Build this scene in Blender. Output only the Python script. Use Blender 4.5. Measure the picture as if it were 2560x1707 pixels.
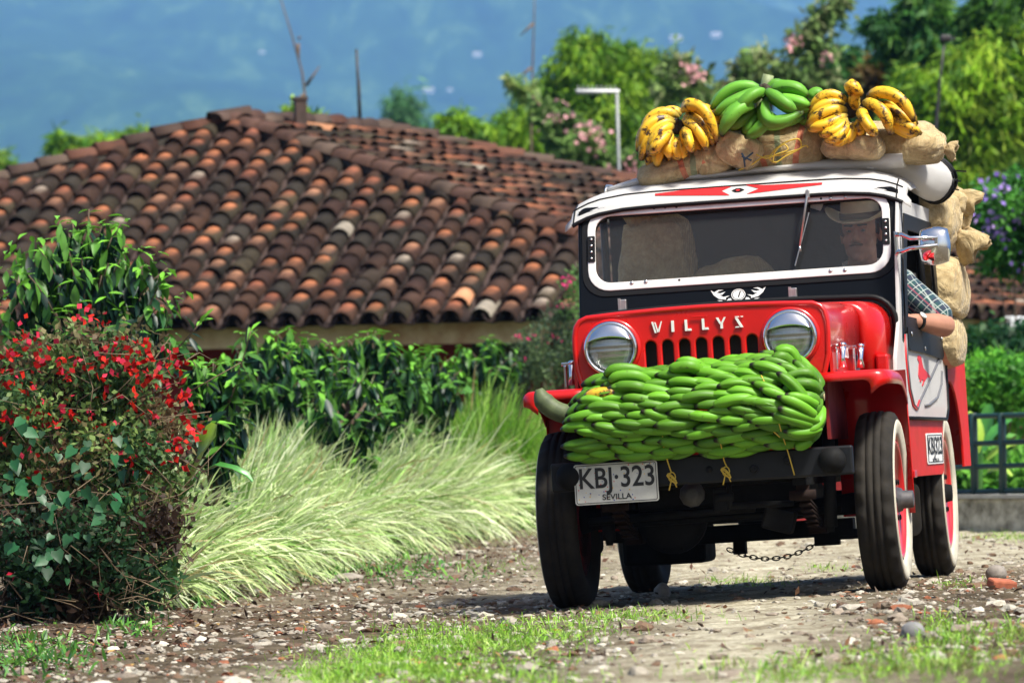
import bpy, bmesh, math, random
import numpy as np
from mathutils import Vector, Matrix, noise, geometry
R_=math.radians
for o in list(bpy.data.objects): bpy.data.objects.remove(o)
S=bpy.context.scene
# ---------------------------------------------------------------- camera
HC=0.6476; FPX=200/36*2560; CXP,CYP=1280,853.5
PITCH=math.atan((1090-853.5)/FPX); ROLL=R_(1.0)
_f=np.array([0,math.cos(PITCH),math.sin(PITCH)]); _r=np.array([1.,0,0]); _u=np.cross(_r,_f)
CR=_r*math.cos(ROLL)-_u*math.sin(ROLL); CU=_u*math.cos(ROLL)+_r*math.sin(ROLL); CF=_f
CO=np.array([0,0,HC])
cam=bpy.data.cameras.new('camera'); cam.lens=200; cam.sensor_width=36; cam.clip_end=80000; cam.clip_start=.5
co=bpy.data.objects.new('camera',cam); S.collection.objects.link(co)
co.matrix_world=Matrix([[CR[0],CU[0],-CF[0],0],[CR[1],CU[1],-CF[1],0],[CR[2],CU[2],-CF[2],HC],[0,0,0,1]])
cam.dof.use_dof=True; cam.dof.focus_distance=21.6; cam.dof.aperture_fstop=7.5
S.camera=co
# ---------------------------------------------------------------- light
w=bpy.data.worlds.new("World"); S.world=w; w.use_nodes=True
nt=w.node_tree; bg=nt.nodes['Background']; sk=nt.nodes.new('ShaderNodeTexSky'); sk.sky_type='NISHITA'; sk.sun_disc=False
SUN_EL,SUN_AZ=R_(57),R_(136)
sk.sun_elevation=SUN_EL; sk.sun_rotation=SUN_AZ; sk.air_density=1.0; sk.dust_density=4.0; sk.ozone_density=1.0
nt.links.new(sk.outputs[0],bg.inputs[0]); bg.inputs[1].default_value=0.075
sl=bpy.data.lights.new('sun','SUN'); sl.energy=4.6; sl.angle=R_(10); sl.color=(1,.96,.86)
so=bpy.data.objects.new('sun',sl); S.collection.objects.link(so)
# sun position direction (azimuth measured clockwise from +Y)
sd=Vector((math.sin(SUN_AZ)*math.cos(SUN_EL),math.cos(SUN_AZ)*math.cos(SUN_EL),math.sin(SUN_EL)))
so.rotation_euler=sd.to_track_quat('Z','Y').to_euler()
S.view_settings.view_transform='Standard'; S.view_settings.look='None'; S.view_settings.gamma=1; S.view_settings.exposure=0.9
S.render.engine='CYCLES'; S.cycles.max_bounces=8; S.cycles.transparent_max_bounces=12; S.cycles.volume_bounces=3
C=S.collection
rnd=random.Random(7); RS=np.random.RandomState(11)
# ---------------------------------------------------------------- geometry of the view (used to survey positions)
def ray(px,py): return CF+CR*(px-CXP)/FPX-CU*(py-CYP)/FPX
def at(px,py,D):
    d=ray(px,py); return CO+d*(D/d[1])
X0,Y0,TH,RHO=.8313,22.078,.16662,.04588
_c,_s=math.cos(TH),math.sin(TH)
JR=np.array([[_c,_s,0],[-_s,_c,0],[0,0,1]])@np.array([[math.cos(RHO),0,-math.sin(RHO)],[0,1,0],[math.sin(RHO),0,math.cos(RHO)]])
JT=np.array([X0,Y0,0.])
JM=Matrix([[*JR[0],JT[0]],[*JR[1],JT[1]],[*JR[2],JT[2]],[0,0,0,1]])
JO=JR.T@(CO-JT)
def jpl(px,py,p0,n):
    n=np.array(n,float); d=JR.T@ray(px,py); k=((np.array(p0)-JO)@n)/(d@n); return JO+d*k
def jy(px,py,y): return jpl(px,py,(0,y,0),(0,1,0))
def js(px,py): return jpl(px,py,(.645,.7,0),(1,-.042,0))
def G(x,y):
    x=np.asarray(x,float); y=np.asarray(y,float)
    t=np.clip((y-24.5)/7,0,1); fd=1-t*t*(3-2*t)
    xl=(x-X0)*_c-(np.minimum(y,27)-Y0)*_s
    z=.0459*(np.where(xl>0,2.8,2.2)*np.tanh(xl/np.where(xl>0,2.8,2.2)))*fd
    t=np.clip((y-40)/12,0,1); z=z-.75*t*t*(3-2*t)
    t=np.clip((y-80)/500,0,1); z=z-22*t*t*(3-2*t)
    t=np.clip((21-y)/6,0,1)
    near=np.clip((60-y)/20,0,1)
    z=z+near*(.010*np.sin(x*3.1+y*.9)*np.sin(y*1.7+1)+.006*np.sin(x*7.3-y*2.1)+.004*np.sin(y*6.1+x*3))*np.clip(np.hypot(x-1,y-23)-1.2,0,1)
    return z
_DS=np.concatenate([np.arange(10,45,.1),np.arange(45,90,.5)])
def gp(px,py):   # where a ray meets the ground
    d=ray(px,py); P=CO+d*(_DS/d[1])[:,None]; h=P[:,2]-G(P[:,0],P[:,1]); i=int(np.argmax(h<0)) or len(h)-1
    a,b=h[i-1],h[i]; D=_DS[i-1]+(_DS[i]-_DS[i-1])*(a/(a-b+1e-12) if b<0 else 1)
    return CO+d*(D/d[1])
# ---------------------------------------------------------------- materials
def nodes(m): m.use_nodes=True; return m.node_tree,m.node_tree.nodes['Principled BSDF']
def mat(name,col,rough=.5,metal=0,var=0,scale=8,bump=0,bscale=60,coat=0,spec=.5,col2=None,dist=.002,detail=4,coord='Object',speck=None):
    m=bpy.data.materials.new(name); t,b=nodes(m)
    b.inputs['Base Color'].default_value=(*col,1); b.inputs['Roughness'].default_value=rough; b.inputs['Metallic'].default_value=metal
    b.inputs['Coat Weight'].default_value=coat; b.inputs['Coat Roughness'].default_value=.06; b.inputs['Specular IOR Level'].default_value=spec
    tc=t.nodes.new('ShaderNodeTexCoord')
    if var or col2:
        n=t.nodes.new('ShaderNodeTexNoise'); n.inputs['Scale'].default_value=scale; n.inputs['Detail'].default_value=detail; n.inputs['Roughness'].default_value=.65
        t.links.new(tc.outputs[coord],n.inputs['Vector'])
        r=t.nodes.new('ShaderNodeValToRGB'); r.color_ramp.elements[0].position=.35; r.color_ramp.elements[1].position=.68
        c2=col2 if col2 else tuple(c*(1-var) for c in col)
        r.color_ramp.elements[0].color=(*col,1); r.color_ramp.elements[1].color=(*c2,1)
        t.links.new(n.outputs['Fac'],r.inputs[0]); t.links.new(r.outputs[0],b.inputs['Base Color'])
        rr=t.nodes.new('ShaderNodeMapRange'); rr.inputs['To Min'].default_value=max(.03,rough*.8); rr.inputs['To Max'].default_value=min(1,rough*1.25)
        t.links.new(n.outputs['Fac'],rr.inputs['Value']); t.links.new(rr.outputs[0],b.inputs['Roughness'])
    if bump:
        n2=t.nodes.new('ShaderNodeTexNoise'); n2.inputs['Scale'].default_value=bscale; n2.inputs['Detail'].default_value=5
        t.links.new(tc.outputs[coord],n2.inputs['Vector'])
        bp=t.nodes.new('ShaderNodeBump'); bp.inputs['Strength'].default_value=bump; bp.inputs['Distance'].default_value=dist
        t.links.new(n2.outputs['Fac'],bp.inputs['Height']); t.links.new(bp.outputs[0],b.inputs['Normal'])
    return m
def attrmat(name,rough=.5,transl=0,var=.25,scale=30,bump=0,bscale=60,dist=.002,spec=.5):
    """base colour from the mesh's own colour attribute, times a little noise"""
    m=bpy.data.materials.new(name); t,b=nodes(m); b.inputs['Roughness'].default_value=rough; b.inputs['Specular IOR Level'].default_value=spec
    a=t.nodes.new('ShaderNodeAttribute'); a.attribute_name='Col'
    tc=t.nodes.new('ShaderNodeTexCoord'); n=t.nodes.new('ShaderNodeTexNoise'); n.inputs['Scale'].default_value=scale; n.inputs['Detail'].default_value=3
    t.links.new(tc.outputs['Object'],n.inputs['Vector'])
    mr=t.nodes.new('ShaderNodeMapRange'); mr.inputs['From Min'].default_value=.3; mr.inputs['From Max'].default_value=.7; mr.inputs['To Min'].default_value=1-var; mr.inputs['To Max'].default_value=1+var
    t.links.new(n.outputs['Fac'],mr.inputs['Value'])
    mx=t.nodes.new('ShaderNodeVectorMath'); mx.operation='SCALE'
    t.links.new(a.outputs['Color'],mx.inputs[0]); t.links.new(mr.outputs[0],mx.inputs['Scale']); t.links.new(mx.outputs[0],b.inputs['Base Color'])
    if bump:
        n2=t.nodes.new('ShaderNodeTexNoise'); n2.inputs['Scale'].default_value=bscale; n2.inputs['Detail'].default_value=5
        t.links.new(tc.outputs['Object'],n2.inputs['Vector'])
        bp=t.nodes.new('ShaderNodeBump'); bp.inputs['Strength'].default_value=bump; bp.inputs['Distance'].default_value=dist
        t.links.new(n2.outputs['Fac'],bp.inputs['Height']); t.links.new(bp.outputs[0],b.inputs['Normal'])
    if transl:
        tr=t.nodes.new('ShaderNodeBsdfTranslucent'); t.links.new(mx.outputs[0],tr.inputs[0])
        ms=t.nodes.new('ShaderNodeMixShader'); ms.inputs[0].default_value=transl
        t.links.new(b.outputs[0],ms.inputs[1]); t.links.new(tr.outputs[0],ms.inputs[2]); t.links.new(ms.outputs[0],t.nodes['Material Output'].inputs[0])
    return m
# ---------------------------------------------------------------- objects
def props(o,label=None,cat=None,group=None,kind=None):
    if label: o['label']=label
    if cat: o['category']=cat
    if group: o['group']=group
    if kind: o['kind']=kind
    return o
def link(o,parent=None):
    C.objects.link(o)
    if parent is not None: o.parent=parent
    return o
def meshobj(name,V,F,m,parent=None,smooth=True,col=None):
    """V list/array of verts; F list of faces or (n,k) array"""
    me=bpy.data.meshes.new(name)
    if isinstance(F,np.ndarray):
        V=np.asarray(V,dtype=np.float32); n,k=F.shape
        me.vertices.add(len(V)); me.vertices.foreach_set('co',V.ravel())
        me.loops.add(n*k); me.loops.foreach_set('vertex_index',F.ravel().astype(np.int32))
        me.polygons.add(n); me.polygons.foreach_set('loop_start',np.arange(0,n*k,k,dtype=np.int32))
        me.polygons.foreach_set('use_smooth',np.full(n,smooth))
        me.update(calc_edges=True); me.validate()
    else:
        me.from_pydata([tuple(v) for v in V],[],F); me.update()
        me.polygons.foreach_set('use_smooth',[smooth]*len(me.polygons))
    if col is not None:
        a=me.color_attributes.new('Col','FLOAT_COLOR','POINT')
        c=np.ones((len(me.vertices),4),dtype=np.float32); c[:,:3]=np.asarray(col)[:,:3]; a.data.foreach_set('color',c.ravel())
    if isinstance(m,(list,tuple)):
        for q in m: me.materials.append(q)
    elif m: me.materials.append(m)
    return link(bpy.data.objects.new(name,me),parent)
def empty(name,loc=None,M=None,parent=None):
    o=bpy.data.objects.new(name,None); o.empty_display_size=.2; link(o,parent)
    if M is not None: o.matrix_world=M
    elif loc is not None: o.location=loc
    return o
def jthing(name,p,label,cat,group=None):
    """a thing standing in the vehicle's frame: an Empty at local point p"""
    return props(empty(name,M=JM@Matrix.Translation(Vector(p))),label,cat,group)
class MB:
    """collects shapes into one mesh"""
    def __init__(s): s.V=[];s.F=[];s.S=[]
    def add(s,V,F,smooth=True):
        b=len(s.V); s.V+=[tuple(v) for v in V]; s.F+=[tuple(b+i for i in f) for f in F]; s.S+=[smooth]*len(F); return s
    def box(s,c,d,rot=None,bev=0):
        bm=bmesh.new(); bmesh.ops.create_cube(bm,size=1)
        for v in bm.verts: v.co=Vector((v.co.x*d[0],v.co.y*d[1],v.co.z*d[2]))
        if bev: bmesh.ops.bevel(bm,geom=list(bm.edges),offset=bev,segments=2,profile=.5,affect='EDGES')
        M=Matrix.Translation(Vector(c))@(rot.to_4x4() if rot is not None else Matrix())
        bm.verts.index_update()
        s.add([M@v.co for v in bm.verts],[[v.index for v in f.verts] for f in bm.faces],False); bm.free(); return s
    def bar(s,a,b,wd,h,up=(0,0,1),bev=0):
        a,b=Vector(a),Vector(b); y=(b-a); L=y.length; y.normalize(); x=y.cross(Vector(up)).normalized(); z=x.cross(y)
        return s.box((a+b)/2,(wd,L,h),Matrix([x,y,z]).transposed(),bev)
    def tube(s,P,r,n=10,cap=True,flat=1.0):
        P=[Vector(p) for p in P]; rr=r if isinstance(r,(list,tuple)) else [r]*len(P)
        T=[(P[min(i+1,len(P)-1)]-P[max(i-1,0)]).normalized() for i in range(len(P))]
        ref=Vector((0,0,1)) if abs(T[0].z)<.9 else Vector((1,0,0)); V=[]
        x=T[0].cross(ref).normalized()
        for i,p in enumerate(P):
            x=(x-T[i]*x.dot(T[i])); x=x.normalized() if x.length>1e-6 else T[i].orthogonal().normalized(); y=T[i].cross(x)
            for k in range(n):
                a=2*math.pi*k/n; V.append(p+x*math.cos(a)*rr[i]+y*math.sin(a)*rr[i]*flat)
        F=[[i*n+k,i*n+(k+1)%n,(i+1)*n+(k+1)%n,(i+1)*n+k] for i in range(len(P)-1) for k in range(n)]
        if cap: F+=[list(range(n))[::-1],[(len(P)-1)*n+k for k in range(n)]]
        return s.add(V,F)
    def lathe(s,prof,o=(0,0,0),ax=(1,0,0),n=48,smooth=True,closed=False):
        """prof: (a along axis, r)"""
        ax=Vector(ax).normalized(); x=ax.orthogonal().normalized(); y=ax.cross(x); o=Vector(o); V=[]
        for a,r in prof:
            for k in range(n):
                t=2*math.pi*k/n; V.append(o+ax*a+(x*math.cos(t)+y*math.sin(t))*r)
        m=len(prof); F=[[i*n+k,i*n+(k+1)%n,((i+1)%m)*n+(k+1)%n,((i+1)%m)*n+k] for i in range(m if closed else m-1) for k in range(n)]
        if not closed:
            if prof[0][1]>1e-4: F.append([k for k in range(n)][::-1])
            if prof[-1][1]>1e-4: F.append([(m-1)*n+k for k in range(n)])
        return s.add(V,F,smooth)
    def ell(s,c,r,n=16,m=10,rot=None,fn=None):
        V=[];c=Vector(c)
        for i in range(m+1):
            ph=math.pi*i/m
            for k in range(n):
                t=2*math.pi*k/n; v=Vector((r[0]*math.sin(ph)*math.cos(t),r[1]*math.sin(ph)*math.sin(t),r[2]*math.cos(ph)))
                if fn: v=fn(v,t,ph)
                if rot is not None: v=rot@v
                V.append(c+v)
        F=[[i*n+k,(i+1)*n+k,(i+1)*n+(k+1)%n,i*n+(k+1)%n] for i in range(m) for k in range(n)]
        return s.add(V,F)
    def grid(s,P,smooth=True,closeu=False):
        """P[i][j] points"""
        m=len(P);n=len(P[0]); V=[p for row in P for p in row]
        F=[[i*n+j,i*n+(j+1)%n,(i+1)*n+(j+1)%n,(i+1)*n+j] for i in range(m-1) for j in range(n if closeu else n-1)]
        return s.add(V,F,smooth)
    def loft(s,P,cap=True,smooth=True):
        b=len(P[0]); s.grid(P,smooth,True)
        if cap:
            base=len(s.V)-len(P)*b
            s.F+=[tuple(base+k for k in range(b))[::-1],tuple(base+(len(P)-1)*b+k for k in range(b))]; s.S+=[False,False]
        return s
    def build(s,name,m,parent=None,clean=True,solid=0,sub=0,smooth=None):
        me=bpy.data.meshes.new(name); me.from_pydata(s.V,[],s.F); me.update()
        if clean:
            bm=bmesh.new(); bm.from_mesh(me)
            for f,sm in zip(bm.faces,s.S): f.smooth=sm if smooth is None else smooth
            bmesh.ops.remove_doubles(bm,verts=bm.verts,dist=1e-5)
            bmesh.ops.recalc_face_normals(bm,faces=bm.faces); bm.to_mesh(me); bm.free()
        if isinstance(m,(list,tuple)):
            for q in m: me.materials.append(q)
        else: me.materials.append(m)
        o=link(bpy.data.objects.new(name,me),parent)
        if solid: md=o.modifiers.new('thickness','SOLIDIFY'); md.thickness=solid; md.offset=0
        if sub: md=o.modifiers.new('sub','SUBSURF'); md.levels=sub; md.render_levels=sub
        return o
def eval_mesh(o,name):
    dg=bpy.context.evaluated_depsgraph_get(); dg.update(); me=bpy.data.meshes.new_from_object(o.evaluated_get(dg)); me.name=name; return me
def frame(o,ux,uy):
    ux=Vector(ux).normalized(); uy=Vector(uy); uy=(uy-ux*ux.dot(uy)).normalized(); uz=ux.cross(uy)
    M=Matrix([ux,uy,uz]).transposed().to_4x4(); M.translation=Vector(o); return M
def plate(name,loops,M,th,m,parent=None,bev=0,res=2,smooth=False):
    """flat shape with holes: loops of 2-D points in frame M, thickness th"""
    cu=bpy.data.curves.new(name,'CURVE'); cu.dimensions='2D'; cu.fill_mode='BOTH'; cu.extrude=max(th/2-bev,0); cu.bevel_depth=bev; cu.bevel_resolution=res
    for L in loops:
        sp=cu.splines.new('POLY'); sp.points.add(len(L)-1); sp.use_cyclic_u=True
        for p,q in zip(sp.points,L): p.co=(q[0],q[1],0,1)
    o=bpy.data.objects.new(name,cu); C.objects.link(o); me=eval_mesh(o,name); bpy.data.objects.remove(o); bpy.data.curves.remove(cu)
    me.transform(M); me.materials.clear(); me.materials.append(m)
    me.polygons.foreach_set('use_smooth',[smooth]*len(me.polygons))
    return link(bpy.data.objects.new(name,me),parent)
def text(name,body,M,size,th,m,parent=None,xs=1,shear=0,width=None):
    cu=bpy.data.curves.new(name,'FONT'); cu.body=body; cu.size=size; cu.extrude=th/2; cu.align_x='CENTER'; cu.align_y='CENTER'; cu.shear=shear; cu.offset=size*.014
    o=bpy.data.objects.new(name,cu); C.objects.link(o); me=eval_mesh(o,name); bpy.data.objects.remove(o); bpy.data.curves.remove(cu)
    if width:
        xsv=[v.co.x for v in me.vertices]; xs=width/(max(xsv)-min(xsv))
    me.transform(M@Matrix.Diagonal((xs,1,1,1))); me.materials.clear(); me.materials.append(m)
    return link(bpy.data.objects.new(name,me),parent)
def rrect(x0,y0,x1,y1,r,n=6):
    P=[]
    for cx,cy,a in ((x1-r,y1-r,0),(x0+r,y1-r,90),(x0+r,y0+r,180),(x1-r,y0+r,270)):
        for k in range(n+1):
            t=R_(a+90*k/n); P.append((cx+r*math.cos(t),cy+r*math.sin(t)))
    return P
def circ(cx,cy,r,n=24,ry=None): return [(cx+r*math.cos(2*math.pi*k/n),cy+(ry or r)*math.sin(2*math.pi*k/n)) for k in range(n)]
# numpy scatter of a template over many frames
def scat(tv,P,Y,N,L,W,Z=None):
    P=np.asarray(P,float); Y=Y/np.linalg.norm(Y,axis=1,keepdims=True)
    X=np.cross(Y,N); X/=np.linalg.norm(X,axis=1,keepdims=True)+1e-9; Zv=np.cross(X,Y)
    L=np.broadcast_to(L,(len(P),)); W=np.broadcast_to(W,(len(P),)); Z=L if Z is None else np.broadcast_to(Z,(len(P),))
    V=P[:,None,:]+tv[None,:,0,None]*W[:,None,None]*X[:,None,:]+tv[None,:,1,None]*L[:,None,None]*Y[:,None,:]+tv[None,:,2,None]*Z[:,None,None]*Zv[:,None,:]
    return V
def scatobj(name,tv,tf,sets,m,parent=None,smooth=True):
    """sets: list of (V array (n,k,3), colours (n,3) or (n,k,3))"""
    V=np.concatenate([a.reshape(-1,3) for a,c in sets]); k=len(tv); n=len(V)//k
    col=np.concatenate([(np.repeat(c,k,axis=0) if c.ndim==2 else c.reshape(-1,3)) for a,c in sets])
    F=(tf[None]+np.arange(n)[:,None,None]*k).reshape(-1,tf.shape[1])
    return meshobj(name,V,F,m,parent,smooth,col)
LEAF_V=np.array([[0,0,0],[-.32,.25,.03],[0,.28,-.03],[.32,.25,.03],[-.5,.52,.02],[0,.55,-.05],[.5,.52,.02],[-.25,.82,-.06],[0,.84,-.1],[.25,.82,-.06],[0,1,-.16],[0,0,0]],float)
LEAF_F=np.array([[0,2,1,11],[0,3,2,11],[1,2,5,4],[2,3,6,5],[4,5,8,7],[5,6,9,8],[7,8,10,10],[8,9,10,10]])
# keep every face a quad without repeated corners
LEAF_V=LEAF_V[:11]; LEAF_F=np.array([[1,2,5,4],[2,3,6,5],[4,5,8,7],[5,6,9,8],[0,3,2,1],[7,8,9,10]])
SLEAF_V=np.array([[0,0,0],[-.5,.45,.06],[0,1,-.05],[.5,.45,.06]],float); SLEAF_F=np.array([[0,3,2,1]])
def rdir(n,up=0,spread=1):
    v=RS.normal(size=(n,3))*spread; v[:,2]+=up; return v/np.linalg.norm(v,axis=1,keepdims=True)
def pick(cols,n,wts=None,jit=.2):
    cols=np.array(cols); i=RS.choice(len(cols),n,p=None if wts is None else np.array(wts)/sum(wts))
    return cols[i]*(1+RS.uniform(-jit,jit,(n,1)))
# ================================================================ GROUND
def ground_mat():
    m=bpy.data.materials.new('dirt'); t,b=nodes(m); b.inputs['Roughness'].default_value=.95; b.inputs['Specular IOR Level'].default_value=.15
    N=t.nodes.new; L=t.links.new
    tc=N('ShaderNodeTexCoord')
    def noise_(s,d=6,r=.6):
        n=N('ShaderNodeTexNoise'); n.inputs['Scale'].default_value=s; n.inputs['Detail'].default_value=d; n.inputs['Roughness'].default_value=r; L(tc.outputs['Object'],n.inputs['Vector']); return n
    a=N('ShaderNodeAttribute'); a.attribute_name='Col'
    n1=noise_(7); r1=N('ShaderNodeValToRGB'); L(n1.outputs['Fac'],r1.inputs[0])
    e=r1.color_ramp.elements; e[0].position=.36; e[0].color=(.5,.46,.40,1); e[1].position=.66; e[1].color=(1.14,1.15,1.1,1)
    n2=noise_(60,6,.7); r2=N('ShaderNodeValToRGB'); L(n2.outputs['Fac'],r2.inputs[0])
    e=r2.color_ramp.elements; e[0].position=.35; e[0].color=(.6,.57,.52,1); e[1].position=.62; e[1].color=(1.1,1.1,1.1,1)
    mx=N('ShaderNodeMix'); mx.data_type='RGBA'; mx.blend_type='MULTIPLY'; mx.inputs[0].default_value=1
    L(a.outputs['Color'],mx.inputs[6]); L(r1.outputs[0],mx.inputs[7])
    m2=N('ShaderNodeMix'); m2.data_type='RGBA'; m2.blend_type='MULTIPLY'; m2.inputs[0].default_value=1
    L(mx.outputs[2],m2.inputs[6]); L(r2.outputs[0],m2.inputs[7]); L(m2.outputs[2],b.inputs['Base Color'])
    bp=N('ShaderNodeBump'); bp.inputs['Strength'].default_value=.9; bp.inputs['Distance'].default_value=.02
    n3=noise_(35,8,.75); L(n3.outputs['Fac'],bp.inputs['Height']); L(bp.outputs[0],b.inputs['Normal'])
    return m
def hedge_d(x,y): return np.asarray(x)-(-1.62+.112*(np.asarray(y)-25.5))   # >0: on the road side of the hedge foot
def dirt_mask(x,y):
    """1 where the pale packed tracks run, 0 on the littered verge"""
    x=np.asarray(x);y=np.asarray(y)
    d=hedge_d(x,y); a=np.clip((d-.9)/1.2,0,1)
    c=x-.05*(y-15)
    t1=np.exp(-((c-.55)/.38)**2); t2=np.exp(-((c+.62)/.22)**2)*np.clip((18.5-y)/2,0,1); t3=np.clip((y-22.6)/3,0,1)*.8
    return np.clip(np.maximum(np.maximum(t1,t2),t3)*np.maximum(a,.25)+.1*np.sin(x*5+y)*np.sin(y*2.3),0,1)
xs=np.concatenate([-np.geomspace(3000,5,26),np.arange(-4.8,6.5,.07),np.geomspace(6.6,3000,26)])
ys=np.concatenate([[-3000,-800,-200,-60,-20,0,6,10],np.arange(12,40,.07),np.arange(40,60,.5),np.geomspace(61,900,40)])
XX,YY=np.meshgrid(xs,ys); ZZ=G(XX,YY)
fine=(np.abs(XX)<6.5)&(YY>12)&(YY<40)
rn=RS.normal(size=XX.shape)*.004; ZZ=ZZ+np.where(fine,rn,0)
V=np.stack([XX,YY,ZZ],-1).reshape(-1,3); ny,nx=XX.shape
ii=np.arange(ny-1)[:,None]*nx+np.arange(nx-1)[None]; F=np.stack([ii,ii+1,ii+nx+1,ii+nx],-1).reshape(-1,4)
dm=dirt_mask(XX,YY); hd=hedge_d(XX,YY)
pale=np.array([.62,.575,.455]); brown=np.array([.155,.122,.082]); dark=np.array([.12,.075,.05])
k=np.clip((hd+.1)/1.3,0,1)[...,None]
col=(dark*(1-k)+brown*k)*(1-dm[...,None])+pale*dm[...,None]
far=np.clip((YY-39)/6,0,1)[...,None]; col=col*(1-far)+np.array([.05,.09,.03])*far
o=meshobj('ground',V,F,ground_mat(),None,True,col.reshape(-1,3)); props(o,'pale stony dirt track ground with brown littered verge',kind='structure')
# ---- gravel
ico=bmesh.new(); bmesh.ops.create_icosphere(ico,subdivisions=1,radius=1); IV1=np.array([v.co[:] for v in ico.verts]); IF1=np.array([[v.index for v in f.verts] for f in ico.faces]); ico.free()
ico=bmesh.new(); bmesh.ops.create_icosphere(ico,subdivisions=2,radius=1); IV2=np.array([v.co[:] for v in ico.verts]); IF2=np.array([[v.index for v in f.verts] for f in ico.faces]); ico.free()
stone_m=attrmat('stone',.85,0,.25,90,.5,140,.003,.3)
def stones(n,smin,smax,IV,IF,name,reg,label,wt=None):
    P=[];
    while len(P)<n:
        y=RS.uniform(reg[2],reg[3])**1; h=y/FPX*1350; x=RS.uniform(max(reg[0],-h-.3),min(reg[1],h+.3))
        d=float(hedge_d(x,y)); m_=float(dirt_mask(x,y))
        if d<-.1: continue
        if RS.rand()<(.97-.93*m_ if wt is None else wt(x,y)): P.append((x,y))
    P=np.array(P); s=smin*(smax/smin)**(RS.rand(n)**2.6); z=G(P[:,0],P[:,1])
    base=np.stack([P[:,0],P[:,1],z+s*.12],-1)
    V=np.empty((n,len(IV),3))
    for i in range(n):
        v=IV*RS.uniform(.75,1.25,(len(IV),1)); v=v*np.array([s[i]*RS.uniform(.8,1.5),s[i]*RS.uniform(.7,1.2),s[i]*RS.uniform(.35,.75)])
        a=RS.uniform(0,6.28); ca,sa=math.cos(a),math.sin(a); tl=RS.uniform(-.4,.4)
        v=v@np.array([[ca,sa,0],[-sa,ca,0],[0,0,1]])@np.array([[1,0,0],[0,math.cos(tl),math.sin(tl)],[0,-math.sin(tl),math.cos(tl)]])
        V[i]=v+base[i]
    col=pick([(.38,.35,.29),(.30,.27,.22),(.22,.18,.14),(.48,.45,.38),(.28,.10,.05),(.13,.08,.05)],n,[4,4,4,.8,.6,3],.25)
    o=scatobj(name,IV,IF,[(V,col)],stone_m,None,False); props(o,label,'gravel',kind='stuff')
stones(15000,.005,.017,IV1,IF1,'gravel',(-4,4.5,14,37),'loose grey and brown gravel strewn over the dirt track')
stones(1500,.012,.036,IV2,IF2,'pebble_scatter',(-4,4.5,14,37),'larger rounded pebbles lying loose over the dirt track')
# dead leaves and litter
n=4200; P=[]
while len(P)<n:
    y=RS.uniform(14.5,38); h=y/FPX*1350; x=RS.uniform(-h-.3,h+.3); d=float(hedge_d(x,y))
    if d<-.15: continue
    if RS.rand()<max(.05,1.0-d*.62)*1.0 or RS.rand()<.05*(1-float(dirt_mask(x,y))): P.append((x,y,float(G(x,y))+RS.uniform(.004,.02)))
P=np.array(P); Yd=rdir(n,0); Yd[:,2]*=.35; Nn=rdir(n,2.2)
V=scat(SLEAF_V,P,Yd,Nn,RS.uniform(.018,.05,n),RS.uniform(.008,.024,n))
litter_m=attrmat('dry_leaf',.8,.1,.3,40)
o=scatobj('dead_leaves',SLEAF_V,SLEAF_F,[(V,pick([(.11,.05,.03),(.06,.035,.025),(.2,.10,.05),(.32,.2,.06),(.14,.10,.07)],n,[4,4,2,.5,3]))],litter_m); props(o,'brown dead leaves and bark litter along the verge','leaf litter',kind='stuff')
# separate stones one can point at
def rock(px,py,r,sq,colr,label,seed):
    p=gp(px,py); mb=MB()
    def fn(v,t,ph): return v*(1+.22*noise.noise(v*(1.6/r)*.6+Vector((seed,0,0)))+.06*noise.noise(v*(5/r)+Vector((seed,9,0))))
    mb.ell((0,0,0),(r,r*.8,r*sq),16,10,fn=fn)
    o=mb.build('rock',mat('rock_stone',colr,.9,var=.35,scale=22,bump=.6,bscale=90,dist=.004)); o.location=Vector(p)+Vector((0,0,r*sq*.55)); o.rotation_euler=(0,0,seed)
    props(o,label,'rock','larger rocks lying on the track')
rock(1657,1492,.042,.95,(.42,.38,.34),'pale upright rock standing behind the front wheel beside the licence plate side',1.1)
rock(1180,1318,.036,.8,(.07,.06,.05),'dark round rock at the foot of the pale grass just left of the front wheel',2.2)
rock(870,1452,.085,.30,(.33,.29,.24),'long flat grey brown rock at the edge of the pale grass',3.4)
rock(2490,1448,.055,.7,(.27,.24,.21),'grey brown rock on the right verge beside a piece of brick',4.6)
rock(2280,1592,.04,.7,(.22,.22,.22),'grey rock among grass at the bottom right of the track',5.1)
rock(122,1552,.03,.8,(.42,.40,.36),'small pale grey rock among twigs below the red flowering bush',6.3)
mb=MB(); mb.box((0,0,0),(.10,.06,.035),bev=.008); o=mb.build('brick_piece',mat('brick',(.42,.12,.06),.9,var=.4,scale=30,bump=.5)); o.location=Vector(gp(2505,1470))+Vector((0,0,.015)); o.rotation_euler=(.2,.1,.4); props(o,'broken orange red brick piece lying in the gravel on the right verge','brick')
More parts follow.
